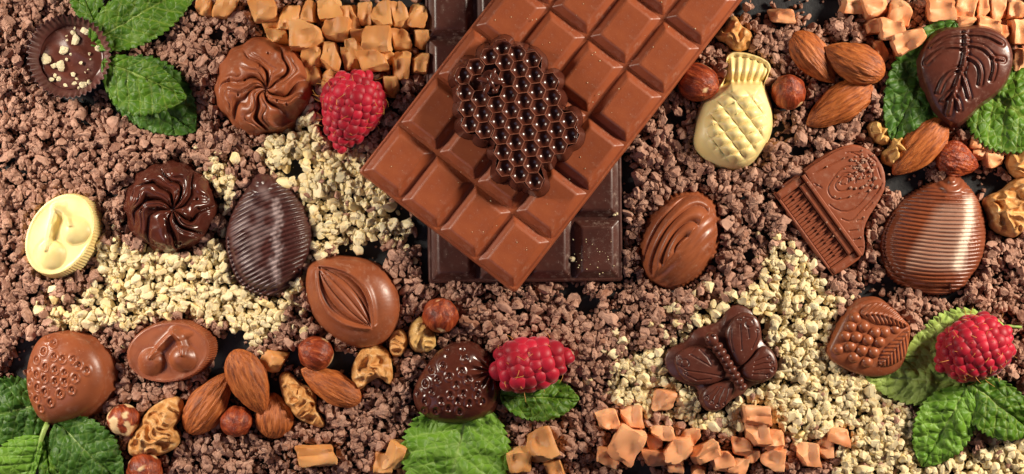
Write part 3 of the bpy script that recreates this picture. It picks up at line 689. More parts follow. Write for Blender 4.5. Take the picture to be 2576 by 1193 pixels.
for pl, ax in (([(560, 160), (600, 100), (690, 82), (780, 120), (840, 190), (890, 235), (840, 250), (760, 225), (680, 230), (610, 195)], [(560, 160), (700, 150), (885, 235)]), ([(890, 235), (880, 320), (870, 420), (800, 480), (700, 500), (680, 440), (720, 370), (790, 310)], [(890, 240), (820, 340), (690, 490)])):
    O = loc_(Z2(pl), x, y); A = resample(loc_(Z2(ax), x, y), 20, False, 2); d0 = A[-1] - A[0]; d0 = d0 / np.linalg.norm(d0)
    def rel(X, Y, T, th, A=A, d0=d0):
        dd = polydist(X, Y, A); al = X * d0[0] + Y * d0[1]; return 1.6 * np.sin((al - 0.9 * dd) / 1.9) + 3.5 * g(dd, 3)
    dome('leaf', O, 74, 64, M_milk, t, p=3, q=1.5, relief=rel, nr=40, na=110, flare=0.02, c=O.mean(0), base=50)
occupy(out)

# ------------------------------------------------------------------ leaf praline
Z3 = lambda L: [(1949.6 + .3691 * a, .3691 * b) for a, b in L]
x, y = 2432, 185
out = Z3([(1006, 372), (1078, 256), (1180, 196), (1300, 205), (1420, 186), (1532, 228), (1602, 310), (1618, 420), (1575, 560), (1482, 652), (1402, 702), (1332, 782), (1250, 848), (1170, 802), (1098, 722), (1046, 600), (1004, 480)])
t = thing('leaf_praline', 'dark chocolate heart shaped leaf praline resting on mint leaves', 'praline', x, y, 40, (0.02, -0.06, 0))
ve = [[(1305, 205), (1296, 400), (1252, 540), (1212, 650), (1190, 770)], [(1290, 330), (1180, 318), (1100, 358), (1036, 430)], [(1270, 470), (1200, 482), (1150, 540), (1120, 625)], [(1290, 240), (1170, 250), (1075, 320)], [(1310, 310), (1420, 328), (1480, 400), (1548, 412)], [(1310, 390), (1380, 430), (1402, 500), (1392, 572)], [(1275, 510), (1300, 580), (1322, 662)], [(1320, 240), (1440, 246), (1540, 300)], [(1480, 400), (1492, 470), (1470, 540)], [(1215, 650), (1250, 690), (1260, 742)], [(1225, 600), (1180, 640), (1150, 680)]]
ve = [resample(loc_(Z3(l), x, y), 18, False, 2) for l in ve]
def rel(X, Y, T, th):
    z = 1.0 * n2(X, Y, 30, 3); 
    for k, l in enumerate(ve):
        d = polydist(X, Y, l); s = 3.4 if k == 0 else 2.4; z = z + (7 if k == 0 else 5) * g(d, s) - 3.2 * g(d - 2.6 * s, s * 1.3)
    return z
dome('body', loc_(out, x, y), 62, 42, M_dark, t, p=3.2, q=1.6, relief=rel, nr=100, na=220, flare=0.05, c=(0, 10)); occupy(out)

# ------------------------------------------------------------------ raspberries
def raspberry(label, x, y, L, Wd, ang, z, seed, big=1.0, pitch=0.0, tap=0.3):
    r_ = np.random.default_rng(seed)
    t = thing('raspberry', label, 'raspberry', x, y, z, (0, pitch, ang), None, 10)
    prof = lambda s: np.clip(1 - np.abs(2 * s - 1) ** 2.3, 0.03, 1) ** 0.52 * (1.06 - tap * np.clip(s - 0.3, 0, 1)) 
    d = 29 * big; rows = int(L / (d * 0.72)); V, F = ICO3; first = None; ss = np.linspace(0.02, 0.97, rows)
    cs = np.linspace(0, 1, 24); CV, CF = lathe(np.r_[0.5, prof(cs) * Wd / 2 * 0.97, 0.5], np.r_[-L * 0.46, (cs - 0.5) * L * 0.94, L * 0.48], 40)
    CV = CV[:, [2, 1, 0]] * np.array([1, 1, -1]); mesh('core', CV, CF, M_rasp, t)
    cen = []
    for k, s in enumerate(ss):
        R = prof(s) * Wd / 2 - d * 0.34; n_ = max(3, int(2 * math.pi * max(R, 4) / (d * 0.86)))
        for j in range(n_):
            a = 2 * math.pi * (j + 0.5 * (k % 2) + r_.uniform(-0.1, 0.1)) / n_
            if math.sin(a) < -0.75: continue
            q_ = d * 0.62 * r_.uniform(0.82, 1.2) * (0.85 if s > 0.85 else 1)
            p_ = np.array([(s - 0.5) * L * 0.93 + r_.uniform(-4.5, 4.5), R * math.cos(a), R * math.sin(a)])
            cen.append((p_, a, q_)); l = tuple(p_)
            if first is None: first = mesh('drupelet', V, F, M_rasp, t, True, None, l)
            o = first if len(cen) == 1 else inst('drupelet', first, t, l)
            o.scale = (q_ * 1.12, q_ * 0.84, q_ * 1.12); o.rotation_euler = (a, 0, 0)
    hs = []
    for p_, a, q_ in cen:
        if math.sin(a) < 0.0 or r_.uniform() < 0.35: continue
        nrm = np.array([r_.normal() * 0.3, math.cos(a), math.sin(a)]); b0 = p_ + nrm * q_ * 0.85 + r_.normal(size=3) * 3
        side = r_.normal(size=3) * 9; s = np.linspace(0, 1, 6)[:, None]
        P = b0 + nrm * 13 * s + side * s ** 2; hs.append(tube(P, np.linspace(0.75, 0.4, 6), 4))
    V2, F2 = join(hs); tag(mesh('hairs', V2, F2, M_hair, t), kind='stuff')
    occupy(ellipse(L * 0.47, Wd * 0.46, -ang) + np.array([x, y]))
raspberry('large raspberry standing between golden fudge and the milk chocolate bar', 880, 281, 202, 158, math.radians(-107), 62, 1, 0.86, tap=0.75)
raspberry('raspberry lying beside the dark strawberry praline, above a mint leaf', 1336, 915, 196, 128, math.radians(12), 58, 2, 1.12, tap=0.35)
raspberry('raspberry lying on the pale mint leaf at bottom right', 2450, 878, 202, 150, math.radians(205), 74, 3, 0.9, tap=0.2)

# ------------------------------------------------------------------ mint leaves
def leaf(parent, base, tip, hl, hr, m, x, y, z0=30, z1=30, bend=0.0, curl=0.0, droop=10, seed=0, teeth=15, nv=7, q=2.2, name='blade', tw=0.0):
    """base/tip in layout coordinates; hl = half width left of the base->tip direction (as seen), hr = right"""
    B = np.array([base[0] - x, y - base[1]], float); E = np.array([tip[0] - x, y - tip[1]], float); L = np.linalg.norm(E - B)
    dv = (E - B) / L; nv_ = np.array([-dv[1], dv[0]]); C = (B + E) / 2 + nv_ * bend * L
    ns, nt = 110, 41
    s = np.linspace(0, 1, ns)[:, None]; mid_ = (1 - s) ** 2 * B + 2 * s * (1 - s) * C + s ** 2 * E
    tn = np.gradient(mid_, axis=0); tn /= np.linalg.norm(tn, axis=1)[:, None]; nrm = np.stack([-tn[:, 1], tn[:, 0]], 1)
    s1 = s[:, 0]; prof = np.clip(np.sin(np.pi * np.clip(s1, 0, 1) ** 0.80), 0, 1) ** 0.68
    saw = (s1 * teeth) % 1.0; tooth = 1 + 0.11 * (0.7 - (1 - saw) ** 1.5) * np.clip(np.sin(np.pi * s1) * 3, 0, 1)
    T = np.linspace(-1, 1, nt); T = np.sign(T) * np.abs(T) ** 0.9
    X = np.zeros((ns, nt)); Y = X.copy(); Zz = X.copy(); Mk = X.copy()
    for j, t_ in enumerate(T):
        h = hl if t_ > 0 else hr; wv = prof * h * (1 + (tooth - 1) * abs(t_) ** 3)
        fw = 0.10 * L * abs(t_) * np.sin(np.pi * s1) * 0.5
        X[:, j] = mid_[:, 0] + nrm[:, 0] * wv * t_ + tn[:, 0] * fw; Y[:, j] = mid_[:, 1] + nrm[:, 1] * wv * t_ + tn[:, 1] * fw
        ph = s1 * nv - 1.15 * abs(t_) * 1.0 + (0.35 if t_ > 0 else 0); fr = np.abs((ph % 1.0) - 0.5) * 2     # 1 at a vein
        vein = np.clip((fr - 0.80) / 0.2, 0, 1) * np.clip((1 - abs(t_)) / 0.12, 0, 1) * np.clip(s1 / 0.05, 0, 1)
        quilt = np.abs(np.cos(math.pi * (fr * 0.5))) ** 0.6
        Zz[:, j] = z0 + (z1 - z0) * s1 + droop * np.sin(np.pi * s1) + curl * abs(t_) ** 1.6 * h * 0.3 + 5 * quilt * np.clip(abs(t_) / 0.15, 0, 1) * (1 - 0.35 * abs(t_)) - 4 * math.exp(-(t_ / 0.07) ** 2) + tw * t_ * h
        Mk[:, j] = np.maximum(vein * 0.8, math.exp(-(t_ / 0.035) ** 2) * 0.9)
    Zz = Zz + (n2(X, Y, 60, seed + 0.3) * 15 + n2(X, Y, 20, seed + 0.7) * 5 + n2(X, Y, 11, seed + 0.9) * 1.6).reshape(ns, nt)
    Zz = np.maximum(Zz, 3)
    idx = np.arange(ns * nt).reshape(ns, nt)
    F = np.stack([idx[:-1, :-1], idx[1:, :-1], idx[1:, 1:], idx[:-1, 1:]], -1).reshape(-1, 4)[:, ::-1]
    o = mesh(name, np.stack([X.ravel(), Y.ravel(), Zz.ravel()], 1), F, m, parent, True, {'mask': Mk.ravel()})
    md = o.modifiers.new('thickness', 'SOLIDIFY'); md.thickness = 2.0 * S; md.offset = -1
    jc = nt // 2; V, F = tube(np.stack([X[2:-4, jc], Y[2:-4, jc], Zz[2:-4, jc] + 0.4], 1)[::3], np.linspace(3.2, 0.9, len(range(2, ns - 4, 3))), 6)
    mesh('midrib', V, F, M_stem, o)
    ring = np.vstack([np.stack([X[:, 0], Y[:, 0]], 1), np.stack([X[::-1, -1], Y[::-1, -1]], 1)]); ring = np.stack([ring[:, 0] + x, y - ring[:, 1]], 1)
    occupy(shrink(ring, 0.96)); return o
def mint(label, base, tip, hl, hr, m, **kw):
    t = thing('mint_leaf', label, 'mint leaf', base[0], base[1]); leaf(t, base, tip, hl, hr, m, base[0], base[1], **kw); return t
mint('small mint leaf at the top edge, above the dark cup', (245, 70), (186, -80), 36, 40, M_leaf, z0=40, z1=50, seed=1, nv=5)
mint('mint leaf at the top edge, upper right of the dark cup', (226, 112), (500, -48), 66, 70, M_leaf, z0=46, z1=34, droop=16, seed=2, teeth=18)
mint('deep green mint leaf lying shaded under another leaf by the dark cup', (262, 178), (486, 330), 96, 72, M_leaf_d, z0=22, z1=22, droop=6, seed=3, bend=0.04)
mint('green mint leaf on top of another leaf, lower right of the cup', (262, 158), (470, 248), 40, 96, M_leaf, z0=52, z1=62, droop=20, seed=4, bend=0.06, curl=-0.1)
sp = thing('mint_sprig', 'mint sprig with four leaves in the bottom left corner', 'mint sprig', 112, 1085)
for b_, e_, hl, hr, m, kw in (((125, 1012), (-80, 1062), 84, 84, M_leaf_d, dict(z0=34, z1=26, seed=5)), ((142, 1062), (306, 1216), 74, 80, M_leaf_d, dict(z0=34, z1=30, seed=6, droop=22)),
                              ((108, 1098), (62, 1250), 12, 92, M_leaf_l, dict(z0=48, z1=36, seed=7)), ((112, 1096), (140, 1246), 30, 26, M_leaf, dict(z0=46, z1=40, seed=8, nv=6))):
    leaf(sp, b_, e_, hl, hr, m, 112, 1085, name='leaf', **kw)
V, F = tube([(10, 25, 40), (2, 5, 50), (-6, -20, 54), (-14, -48, 52), (-20, -100, 44)], [7, 6.5, 6, 5, 3], 8); mesh('stem', V, F, M_stem, sp)
mint('large light green mint leaf under the dark strawberry praline', (1184, 1000), (1112, 1300), 128, 134, M_leaf_l, z0=26, z1=40, droop=14, seed=9, teeth=20, nv=8)
mint('mint leaf under the raspberry in the bottom middle', (1258, 994), (1454, 1004), 56, 58, M_leaf, z0=34, z1=34, droop=14, seed=10)
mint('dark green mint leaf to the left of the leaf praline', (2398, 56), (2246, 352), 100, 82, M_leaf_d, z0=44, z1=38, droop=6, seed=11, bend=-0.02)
mint('mint leaf at the right edge, under the leaf praline', (2440, 200), (2650, 350), 100, 112, M_leaf, z0=34, z1=40, droop=12, seed=12, teeth=18)
sp = thing('mint_sprig', 'mint sprig with pale and dark leaves under the bottom right raspberry', 'mint sprig', 2420, 975)
for b_, e_, hl, hr, m, kw in (((2530, 826), (2276, 900), 60, 92, M_leaf_u, dict(z0=24, z1=30, seed=13, bend=0.10)), ((2432, 962), (2180, 948), 62, 76, M_leaf_u, dict(z0=30, z1=26, seed=14)),
                              ((2425, 975), (2322, 1172), 66, 76, M_leaf_l, dict(z0=52, z1=30, seed=15, droop=18)), ((2426, 955), (2600, 1088), 56, 78, M_leaf, dict(z0=46, z1=40, seed=16, droop=24))):
    leaf(sp, b_, e_, hl, hr, m, 2420, 975, name='leaf', **kw)
V, F = tube([(6, 40, 34), (4, 10, 52), (-4, -30, 54), (-10, -60, 46)], [6, 5.5, 5, 3], 8); mesh('stem', V, F, M_stem, sp)
V, F = tube([(90, 152, 30), (120, 153, 34), (150, 150, 36)], [4, 4, 3.4], 8); mesh('leaf_stalk', V, F, M_stem, sp)

# ------------------------------------------------------------------ nuts
def almond_mesh(seed):
    ns, na = 60, 96; s = np.linspace(0, 1, ns); r = np.sin(np.pi * s ** 0.78) ** 0.68; r[0] = r[-1] = 0.02
    th = np.linspace(0, 2 * math.pi, na, endpoint=False); Sx, TH = np.meshgrid(s, th, indexing='ij')
    wr = pn(np.stack([Sx.ravel() * 1.6 + seed * 5, np.cos(TH).ravel() * 5, np.sin(TH).ravel() * 5 + seed], 1)).reshape(ns, na)
    wr2 = pn(np.stack([Sx.ravel() * 3.0 + seed * 5, np.cos(TH).ravel() * 12, np.sin(TH).ravel() * 12 + seed], 1)).reshape(ns, na)
    R = r[:, None] * (1 + 0.20 * np.abs(wr) + 0.16 * np.abs(wr2))
    V = np.stack([(Sx - 0.5) * 2, R * np.cos(TH), R * np.sin(TH)], -1).reshape(-1, 3)
    V += np.array([0, 0.06 * math.sin(seed * 3), 0]) * (V[:, :1] ** 2)
    idx = np.arange(ns * na).reshape(ns, na); i0, i1 = idx[:-1], idx[1:]; j0, j1 = np.roll(i0, -1, 1), np.roll(i1, -1, 1)
    return V, np.vstack([np.stack([i0, i1, j1], -1).reshape(-1, 3), np.stack([i0, j1, j0], -1).reshape(-1, 3)])[:, ::-1]
def almond(label, x0, y0, x1, y1, wd, z, seed, tilt=0.0, th=0.72, m=None):
    """x0,y0 pointed end -> x1,y1 blunt end"""
    x, y = (x0 + x1) / 2, (y0 + y1) / 2; L = math.hypot(x1 - x0, y1 - y0); a = math.atan2(-(y0 - y1), x0 - x1)
    V, F = almond_mesh(seed); o = mesh('almond', V * np.array([L / 2, wd / 2, wd / 2 * th]), F, m or M_almond)
    o.location = W(x, y, z); o.rotation_euler = (0, tilt, a); tag(o, label, 'almond', 'whole almonds')
    occupy(ellipse(L * 0.46, wd * 0.46, -a) + np.array([x, y]))
almond('almond left of the three clustered almonds, leaning by the cherry praline', 578, 938, 474, 1090, 86, 36, 1)
almond('upright almond at the top of the cluster, beside a small caramel nugget', 664, 1044, 590, 880, 88, 58, 2, 0.1)
almond('stubby almond at the bottom of the cluster, half under another almond', 690, 988, 692, 1104, 84, 30, 3)
almond('almond pointing left, just below the hazelnut and above the crumbs', 757, 930, 906, 1012, 72, 34, 4)
almond('almond leaning under its neighbour, leftmost of the top right almonds', 2096, 208, 1994, 84, 78, 36, 5)
almond('almond resting on its neighbour, beside the mint leaf, top right', 2076, 122, 2222, 192, 88, 58, 6, 0.05)
almond('dusty almond below the other two almonds, right of the hazelnut', 2028, 314, 2192, 212, 86, 34, 7)
almond('almond between the walnut and the teardrop hazelnut, above the ribbed shell', 2248, 440, 2378, 304, 88, 38, 8)

def hazel(label, x, y, r, seed, ax=(0, 0), point=0.18, pale=0.0, long=1.0):
    n_, na = 34, 56; ph = np.linspace(0.001, math.pi - 0.001, n_); rs_ = np.sin(ph); zs_ = np.cos(ph) * long + point * np.exp(-(ph / 0.35) ** 2)
    V, F = lathe(rs_, zs_, na, lambda th, k: 0.03 * np.sin(th * 2 + seed) + 0.018 * np.sin(th * 11 + seed) * rs_[k] + 0.02 * np.sin(th * 7 + k * 0.1))
    V = V * (1 + 0.03 * pn(V * 2.2 + seed * 3))[:, None]
    F = F[:, ::-1]
    msk = np.clip((-V[:, 2] - 0.80) / 0.06, 0, 1) * 0.6 + np.clip((pn(V * 1.6 + seed * 7.7) - 0.62 + pale) / 0.06, 0, 1)
    o = mesh('hazelnut', V * r, F, M_hazel, None, True, {'mask': np.clip(msk, 0, 1)})
    o.location = W(x, y, r * 0.95); o.rotation_euler = (ax[0], ax[1], seed); tag(o, label, 'hazelnut', 'whole hazelnuts')
    occupy(ellipse(r, r) + np.array([x, y]))
hazel('dark red hazelnut between the milk chocolate bar and the pineapple praline', 1755, 207, 46, 1, (1.2, 0.3), 0.1, 0, 1.15)
hazel('shiny hazelnut with a pale spot, right of the pineapple praline', 1984, 232, 44, 2.4, (0.5, 0.6), 0.2, 0.22)
hazel('glossy hazelnut below the dark bar, above a pale walnut piece', 1108, 794, 44, 3.1, (0.9, -0.4), 0.16, 0.05)
hazel('reddish hazelnut below the rounded milk praline, above an almond', 795, 889, 44, 4.2, (1.3, 0.2), 0.1)
hazel('hazelnut at the foot of the almond cluster', 594, 1060, 40, 5.5, (0.4, 0.5), 0.12, -0.1)
hazel('half peeled pale hazelnut between the mint sprig and a walnut', 311, 1056, 40, 6.1, (0.8, 0.9), 0.2, 0.55)
hazel('red hazelnut cut off by the bottom edge, below the walnut', 364, 1184, 45, 7.7, (0.6, -0.6), 0.2, 0.1)
almond('reddish teardrop shaped nut above the ribbed shell, right of an almond', 2460, 422, 2354, 386, 80, 38, 9, 0.0, 0.85, M_hazel)

def walnut(label, out, H, seed, m=M_walnut, z=2, freq=27, amp=0.46):
    O = np.asarray(out, float); c_ = O.mean(0); x, y = c_
    t = tag(dome('walnut_piece', loc_(O, x, y), H, H * 0.22, m, None, p=2.2, q=1.9, nr=56, na=120, flare=-0.10,
        relief=lambda X, Y, T, th: amp * H * (0.50 - 1.5 * np.abs(n2(X + 9 * n2(X, Y, 30, seed + 1), Y + 9 * n2(X, Y, 30, seed + 2), freq, seed))) * np.clip((1.02 - T) / 0.3, 0, 1) + 0.05 * H * n2(X, Y, 11, seed),
        mask=lambda X, Y, Z_: 0.16 * np.clip(0.16 - np.abs(n2(X + 9 * n2(X, Y, 30, seed + 1), Y + 9 * n2(X, Y, 30, seed + 2), freq, seed)), 0, 1) / 0.16 * 0.8, wall=lambda a, f: 3 * np.sin(a * 2 * math.pi * 9 + seed), fade=False), label, 'walnut', 'broken walnut pieces')
    t.location = W(x, y, z); occupy(O)
walnut('amber walnut half between the mint sprig and the almonds', [(418, 1000), (452, 992), (468, 1012), (462, 1050), (440, 1075), (462, 1082), (456, 1120), (420, 1140), (390, 1148), (345, 1150), (322, 1138), (330, 1100), (352, 1070), (372, 1030)], 72, 1)
walnut('twisted walnut piece between the almonds, above the crumbs', [(702, 940), (730, 930), (750, 960), (790, 975), (800, 1000), (798, 1030), (822, 1060), (815, 1078), (780, 1066), (742, 1048), (716, 1010), (706, 970)], 60, 2)
walnut('walnut piece tucked under the rounded milk praline', [(915, 872), (950, 862), (980, 880), (986, 910), (992, 950), (982, 972), (960, 945), (930, 960), (905, 985), (888, 970), (882, 930), (898, 895)], 58, 3)
walnut('small curled walnut crumb right of the rounded milk praline', [(985, 835), (1010, 822), (1028, 845), (1026, 875), (1005, 900), (982, 892), (978, 860)], 48, 4, freq=22)
walnut('smooth pale walnut lump below the glossy hazelnut', [(1040, 805), (1062, 792), (1080, 815), (1098, 850), (1096, 875), (1070, 888), (1038, 884), (1026, 855), (1028, 825)], 50, 5, M_walpale, amp=0.3)
walnut('golden walnut chunk above the pineapple praline, by the bar corner', [(1830, 45), (1850, 40), (1862, 68), (1888, 80), (1892, 100), (1882, 128), (1845, 132), (1826, 112), (1795, 98), (1800, 80), (1822, 70)], 55, 6)
walnut('walnut curl under the tip of the dark mint leaf', [(2178, 312), (2205, 300), (2230, 318), (2240, 345), (2228, 368), (2200, 362), (2182, 340)], 44, 7, M_walpale, freq=22)
walnut('rounded walnut lobe beside the almond, above the piano', [(2232, 345), (2262, 338), (2284, 362), (2284, 395), (2262, 418), (2232, 420), (2208, 405), (2216, 380), (2240, 370)], 56, 8, M_walpale, freq=24)
walnut('walnut half cut by the right edge, beside the ribbed shell', [(2540, 452), (2590, 440), (2600, 500), (2580, 560), (2556, 600), (2520, 596), (2482, 575), (2480, 545), (2462, 510), (2480, 490), (2512, 482)], 70, 9)
walnut('orange walnut piece at the right edge, below a mint leaf', [(2530, 380), (2560, 372), (2600, 380), (2600, 445), (2560, 455), (2536, 440), (2522, 412)], 60, 10)

# ------------------------------------------------------------------ fudge and caramel pieces
def cube_proto(seed, cuts=7):
    r_ = np.random.default_rng(seed); bm = bmesh.new(); bmesh.ops.create_cube(bm, size=2); bmesh.ops.subdivide_edges(bm, edges=bm.edges[:], cuts=cuts, use_grid_fill=True)
    bm.verts.ensure_lookup_table(); V = np.array([v.co[:] for v in bm.verts]); F = np.array([[v.index for v in f.verts] for f in bm.faces]); bm.free()
    n_ = (np.abs(V) ** 12).sum(1) ** (1 / 12); V = V / n_[:, None]
    V[:, 0] += V[:, 1] * r_.uniform(-.25, .25); V[:, 1] += V[:, 2] * r_.uniform(-.2, .2)
    for _ in range(r_.integers(2, 5)):
        d = r_.normal(size=3); d[2] = abs(d[2]) * 0.8; d /= np.linalg.norm(d); o_ = r_.uniform(0.75, 1.1); V -= np.maximum(0, V @ d - o_)[:, None] * d * r_.uniform(0.7, 1.15)
    V += (0.10 * pn(V * 1.3 + seed * 9) + 0.05 * pn(V * 3.1 + seed * 5) + 0.05 * pn(V * 6.3 + seed * 2))[:, None] * V
    dent = np.array([r_.uniform(-.6, .6), r_.uniform(-.6, .6), 1.0]); dd = np.linalg.norm((V - dent) * np.array([1, r_.uniform(.4, 1), 1]), axis=1); V[:, 2] -= 0.36 * g(dd, 0.5) * (V[:, 2] > 0)
    crack = np.abs(V[:, 0] * math.cos(seed) + V[:, 1] * math.sin(seed) + 0.2 * pn(V * 2 + seed)); V[:, 2] -= 0.10 * g(crack, 0.12) * (V[:, 2] > 0.3)
    return V, F
CP = {}
def fudge(x, y, w_, h_, m, label, group, z=0, rz=None, hz=None):
    k = random.randrange(18)
    if (k, m.name) not in CP:
        V, F = cube_proto(k + 30); o = mesh('fudge_piece', V, F, m, None, True); o.data.set_sharp_from_angle(angle=math.radians(32)); CP[(k, m.name)] = o
    else: o = inst('fudge_piece', CP[(k, m.name)])
    hz = hz or random.uniform(0.42, 0.52) * (w_ + h_) / 2 * 1.15
    o.scale = (w_ / 2 * 0.94, h_ / 2 * 0.94, hz); o.location = W(x, y, z + hz * 0.92)
    o.rotation_euler = (random.uniform(-.14, .14), random.uniform(-.14, .14), random.choice((0, math.pi)) + (random.uniform(-.12, .12) if rz is None else rz))
    tag(o, label, 'fudge', group); occupy(ellipse(w_ * 0.5, h_ * 0.5) + np.array([x, y]))
TL = [(516, 22, 42, 44, 0), (567, 20, 58, 56, 0), (663, 27, 70, 56, 10), (727, 44, 54, 64, 0), (685, 66, 48, 32, 0), (779, 27, 46, 64, 0), (830, 24, 64, 60, 0), (883, 44, 40, 64, 0), (918, 35, 36, 62, 4), (960, 40, 58, 66, 0), (1005, 40, 44, 66, 0), (1052, 40, 50, 62, 0), (698, 92, 54, 40, 0), (772, 90, 84, 74, 12), (847, 76, 70, 58, 10), (904, 92, 44, 40, 0), (948, 101, 76, 70, 22), (892, 122, 52, 54, 8), (1010, 100, 48, 50, 0), (1060, 101, 46, 54, 0), (784, 146, 52, 56, 0), (834, 143, 56, 76, 0), (884, 152, 46, 60, 0), (938, 153, 70, 58, 14), (1010, 166, 46, 76, 0), (1057, 159, 48, 56, 0), (788, 190, 42, 54, 0), (826, 199, 42, 50, 0), (980, 146, 36, 40, 0), (982, 220, 50, 58, 0)]
def place(lst, m, group, descr, near):
    """near: landmarks (x, y, phrase); the label names the closest landmark and the piece's rank there"""
    cnt = {}
    info = []
    for it in lst:
        d = [math.hypot(it[0] - n_[0], it[1] - n_[1]) for n_ in near]; k = int(np.argmin(d)); info.append((k, d[k]))
    for i, it in enumerate(lst):
        k, dd = info[i]; peers = sorted([j for j in range(len(lst)) if info[j][0] == k], key=lambda j: lst[j][0]); r = peers.index(i); n_ = len(peers)
        ords = ['first', 'second', 'third', 'fourth', 'fifth', 'sixth', 'seventh', 'eighth', 'ninth', 'tenth', 'eleventh', 'twelfth']
        pos = '' if n_ == 1 else ('leftmost ' if r == 0 else 'rightmost ' if r == n_ - 1 else f'{ords[min(r, 11)]} ')
        size = 'large ' if it[2] + it[3] > 128 else 'small ' if it[2] + it[3] < 92 else ''
        fudge(it[0], it[1], it[2], it[3], m, f'{size}{descr}, {pos}{near[k][2]}' if n_ > 1 else f'{size}{descr} {near[k][2]}', group, it[4] if len(it) > 4 else 0, it[5] if len(it) > 5 else None)
place(TL, M_car, 'golden fudge pieces in the top left heap', 'golden fudge cube', [(540, 20, 'beside the mint leaf at the top edge'), (700, 60, 'just above the milk swirl praline'), (800, 30, 'at the top edge right of the swirl'), (960, 35, 'along the top edge near the bars'), (1050, 100, 'against the dark bar'), (830, 110, 'in the middle of the top left heap'), (810, 190, 'between the swirl and the raspberry'), (930, 130, 'above the raspberry'), (985, 215, 'to the right of the raspberry')])
TR = [(1966, 40, 62, 38, 6), (2145, 17, 60, 38, 0), (2201, 22, 68, 52, 0), (2262, 33, 60, 64, 8), (2241, 72, 62, 60, 14), (2193, 66, 46, 42, 0), (2284, 102, 88, 58, 6, 0.5), (2215, 129, 36, 56, 0), (2363, 22, 72, 66, 0), (2426, 18, 56, 58, 0), (2474, 22, 40, 56, 0), (2511, 26, 46, 60, 0), (2556, 22, 46, 52, 0), (2411, 56, 74, 38, 0), (2485, 62, 60, 44, 0), (2560, 80, 42, 66, 0), (2524, 88, 40, 46, 0), (2566, 150, 40, 60, 0), (2466, 358, 56, 46, 0), (2470, 384, 52, 38, 0), (2500, 404, 50, 40, 0), (2518, 374, 44, 36, 8)]
place(TR, M_car2, 'orange fudge pieces at the top right', 'orange fudge chunk', [(1966, 40, 'lying alone among brown crumbs above the almonds'), (2180, 30, 'at the top edge left of the leaf praline'), (2260, 80, 'between the almonds and the leaf praline'), (2400, 30, 'directly above the leaf praline'), (2540, 50, 'in the top right corner'), (2566, 150, 'at the right edge beside the leaf praline'), (2490, 380, 'below the right mint leaf')])
BM = [(1527, 1052, 54, 54, 0), (1588, 1050, 58, 60, 0), (1575, 1118, 76, 96, 8, -0.4), (1529, 1149, 60, 56, 0), (1667, 1089, 60, 38, 12), (1647, 1117, 42, 46, 0), (1705, 1129, 76, 60, 10), (1737, 1100, 52, 46, 0), (1647, 1151, 62, 44, 0), (1700, 1171, 42, 36, 0), (1773, 1138, 82, 44, 6, 0.5), (1818, 1160, 60, 54, 0), (1759, 1183, 44, 28, 0), (1858, 1174, 50, 44, 0), (1902, 1045, 70, 52, 16), (1906, 1090, 62, 66, 12), (1950, 1107, 48, 56, 0), (1868, 1124, 54, 46, 0), (1892, 1147, 42, 34, 0), (1944, 1156, 66, 54, 0), (2031, 1144, 60, 62, 0), (2075, 1127, 46, 56, 0), (1669, 1005, 56, 54, 12), (2109, 1096, 62, 44, 10, -0.3)]
place(BM, M_car2, 'orange fudge pieces along the bottom', 'orange fudge chunk', [(1555, 1080, 'in the loose group left along the bottom'), (1669, 1005, 'in the white crumbs by the butterfly wing'), (1680, 1120, 'in the heap below the butterfly'), (1790, 1160, 'along the bottom below the butterfly'), (1910, 1090, 'stacked on the white crumbs right of the butterfly'), (1940, 1155, 'at the bottom right of the heap'), (2060, 1130, 'toward the mint sprig at bottom right')])
BC = [(1361, 1122, 74, 86, 10, 0.35), (1306, 1156, 66, 70, 0), (1394, 1176, 46, 46, 0), (994, 1142, 50, 74, 6, -0.2), (966, 1165, 50, 58, 0), (1014, 1188, 30, 26, 0), (795, 1146, 96, 58, 0, 0.06), (685, 907, 62, 56, 0, -0.3)]
place(BC, M_car, 'caramel pieces at the bottom middle', 'tan caramel chunk', [(1350, 1150, 'right of the large light mint leaf'), (995, 1160, 'left of the large light mint leaf'), (795, 1146, 'lying alone on brown crumbs, long and block shaped'), (685, 907, 'smooth, between the almonds and the hazelnut')])
for (k, nm), o in CP.items(): pass

# ------------------------------------------------------------------ crumbs
LM = [(181, 146, 'the dark fluted cup'), (661, 217, 'the milk swirl praline'), (426, 521, 'the dark swirl praline'), (165, 592, 'the white cherry praline'), (672, 600, 'the dark ribbed shell'), (887, 760, 'the rounded milk praline'), (440, 882, 'the milk cherry praline'), (180, 955, 'the milk strawberry praline'), (1150, 962, 'the dark strawberry praline'), (1320, 740, 'the lower end of the bars'), (880, 281, 'the large raspberry'), (1845, 300, 'the white pineapple praline'), (1712, 605, 'the ribbed oval praline'), (2090, 520, 'the chocolate piano'), (2350, 595, 'the milk ribbed shell'), (1815, 900, 'the butterfly praline'), (2180, 855, 'the berry praline'), (2430, 185, 'the leaf praline'), (2450, 878, 'the bottom right raspberry'), (1336, 912, 'the raspberry in the bottom middle'), (2360, 1090, 'the mint sprig at bottom right'), (700, 1130, 'the almond cluster'), (370, 260, 'the mint leaves by the cup'), (2110, 160, 'the top right almonds'), (1750, 1100, 'the bottom fudge heap'), (1350, 1100, 'the large light mint leaf'), (2000, 30, 'the top edge right of the bar')]
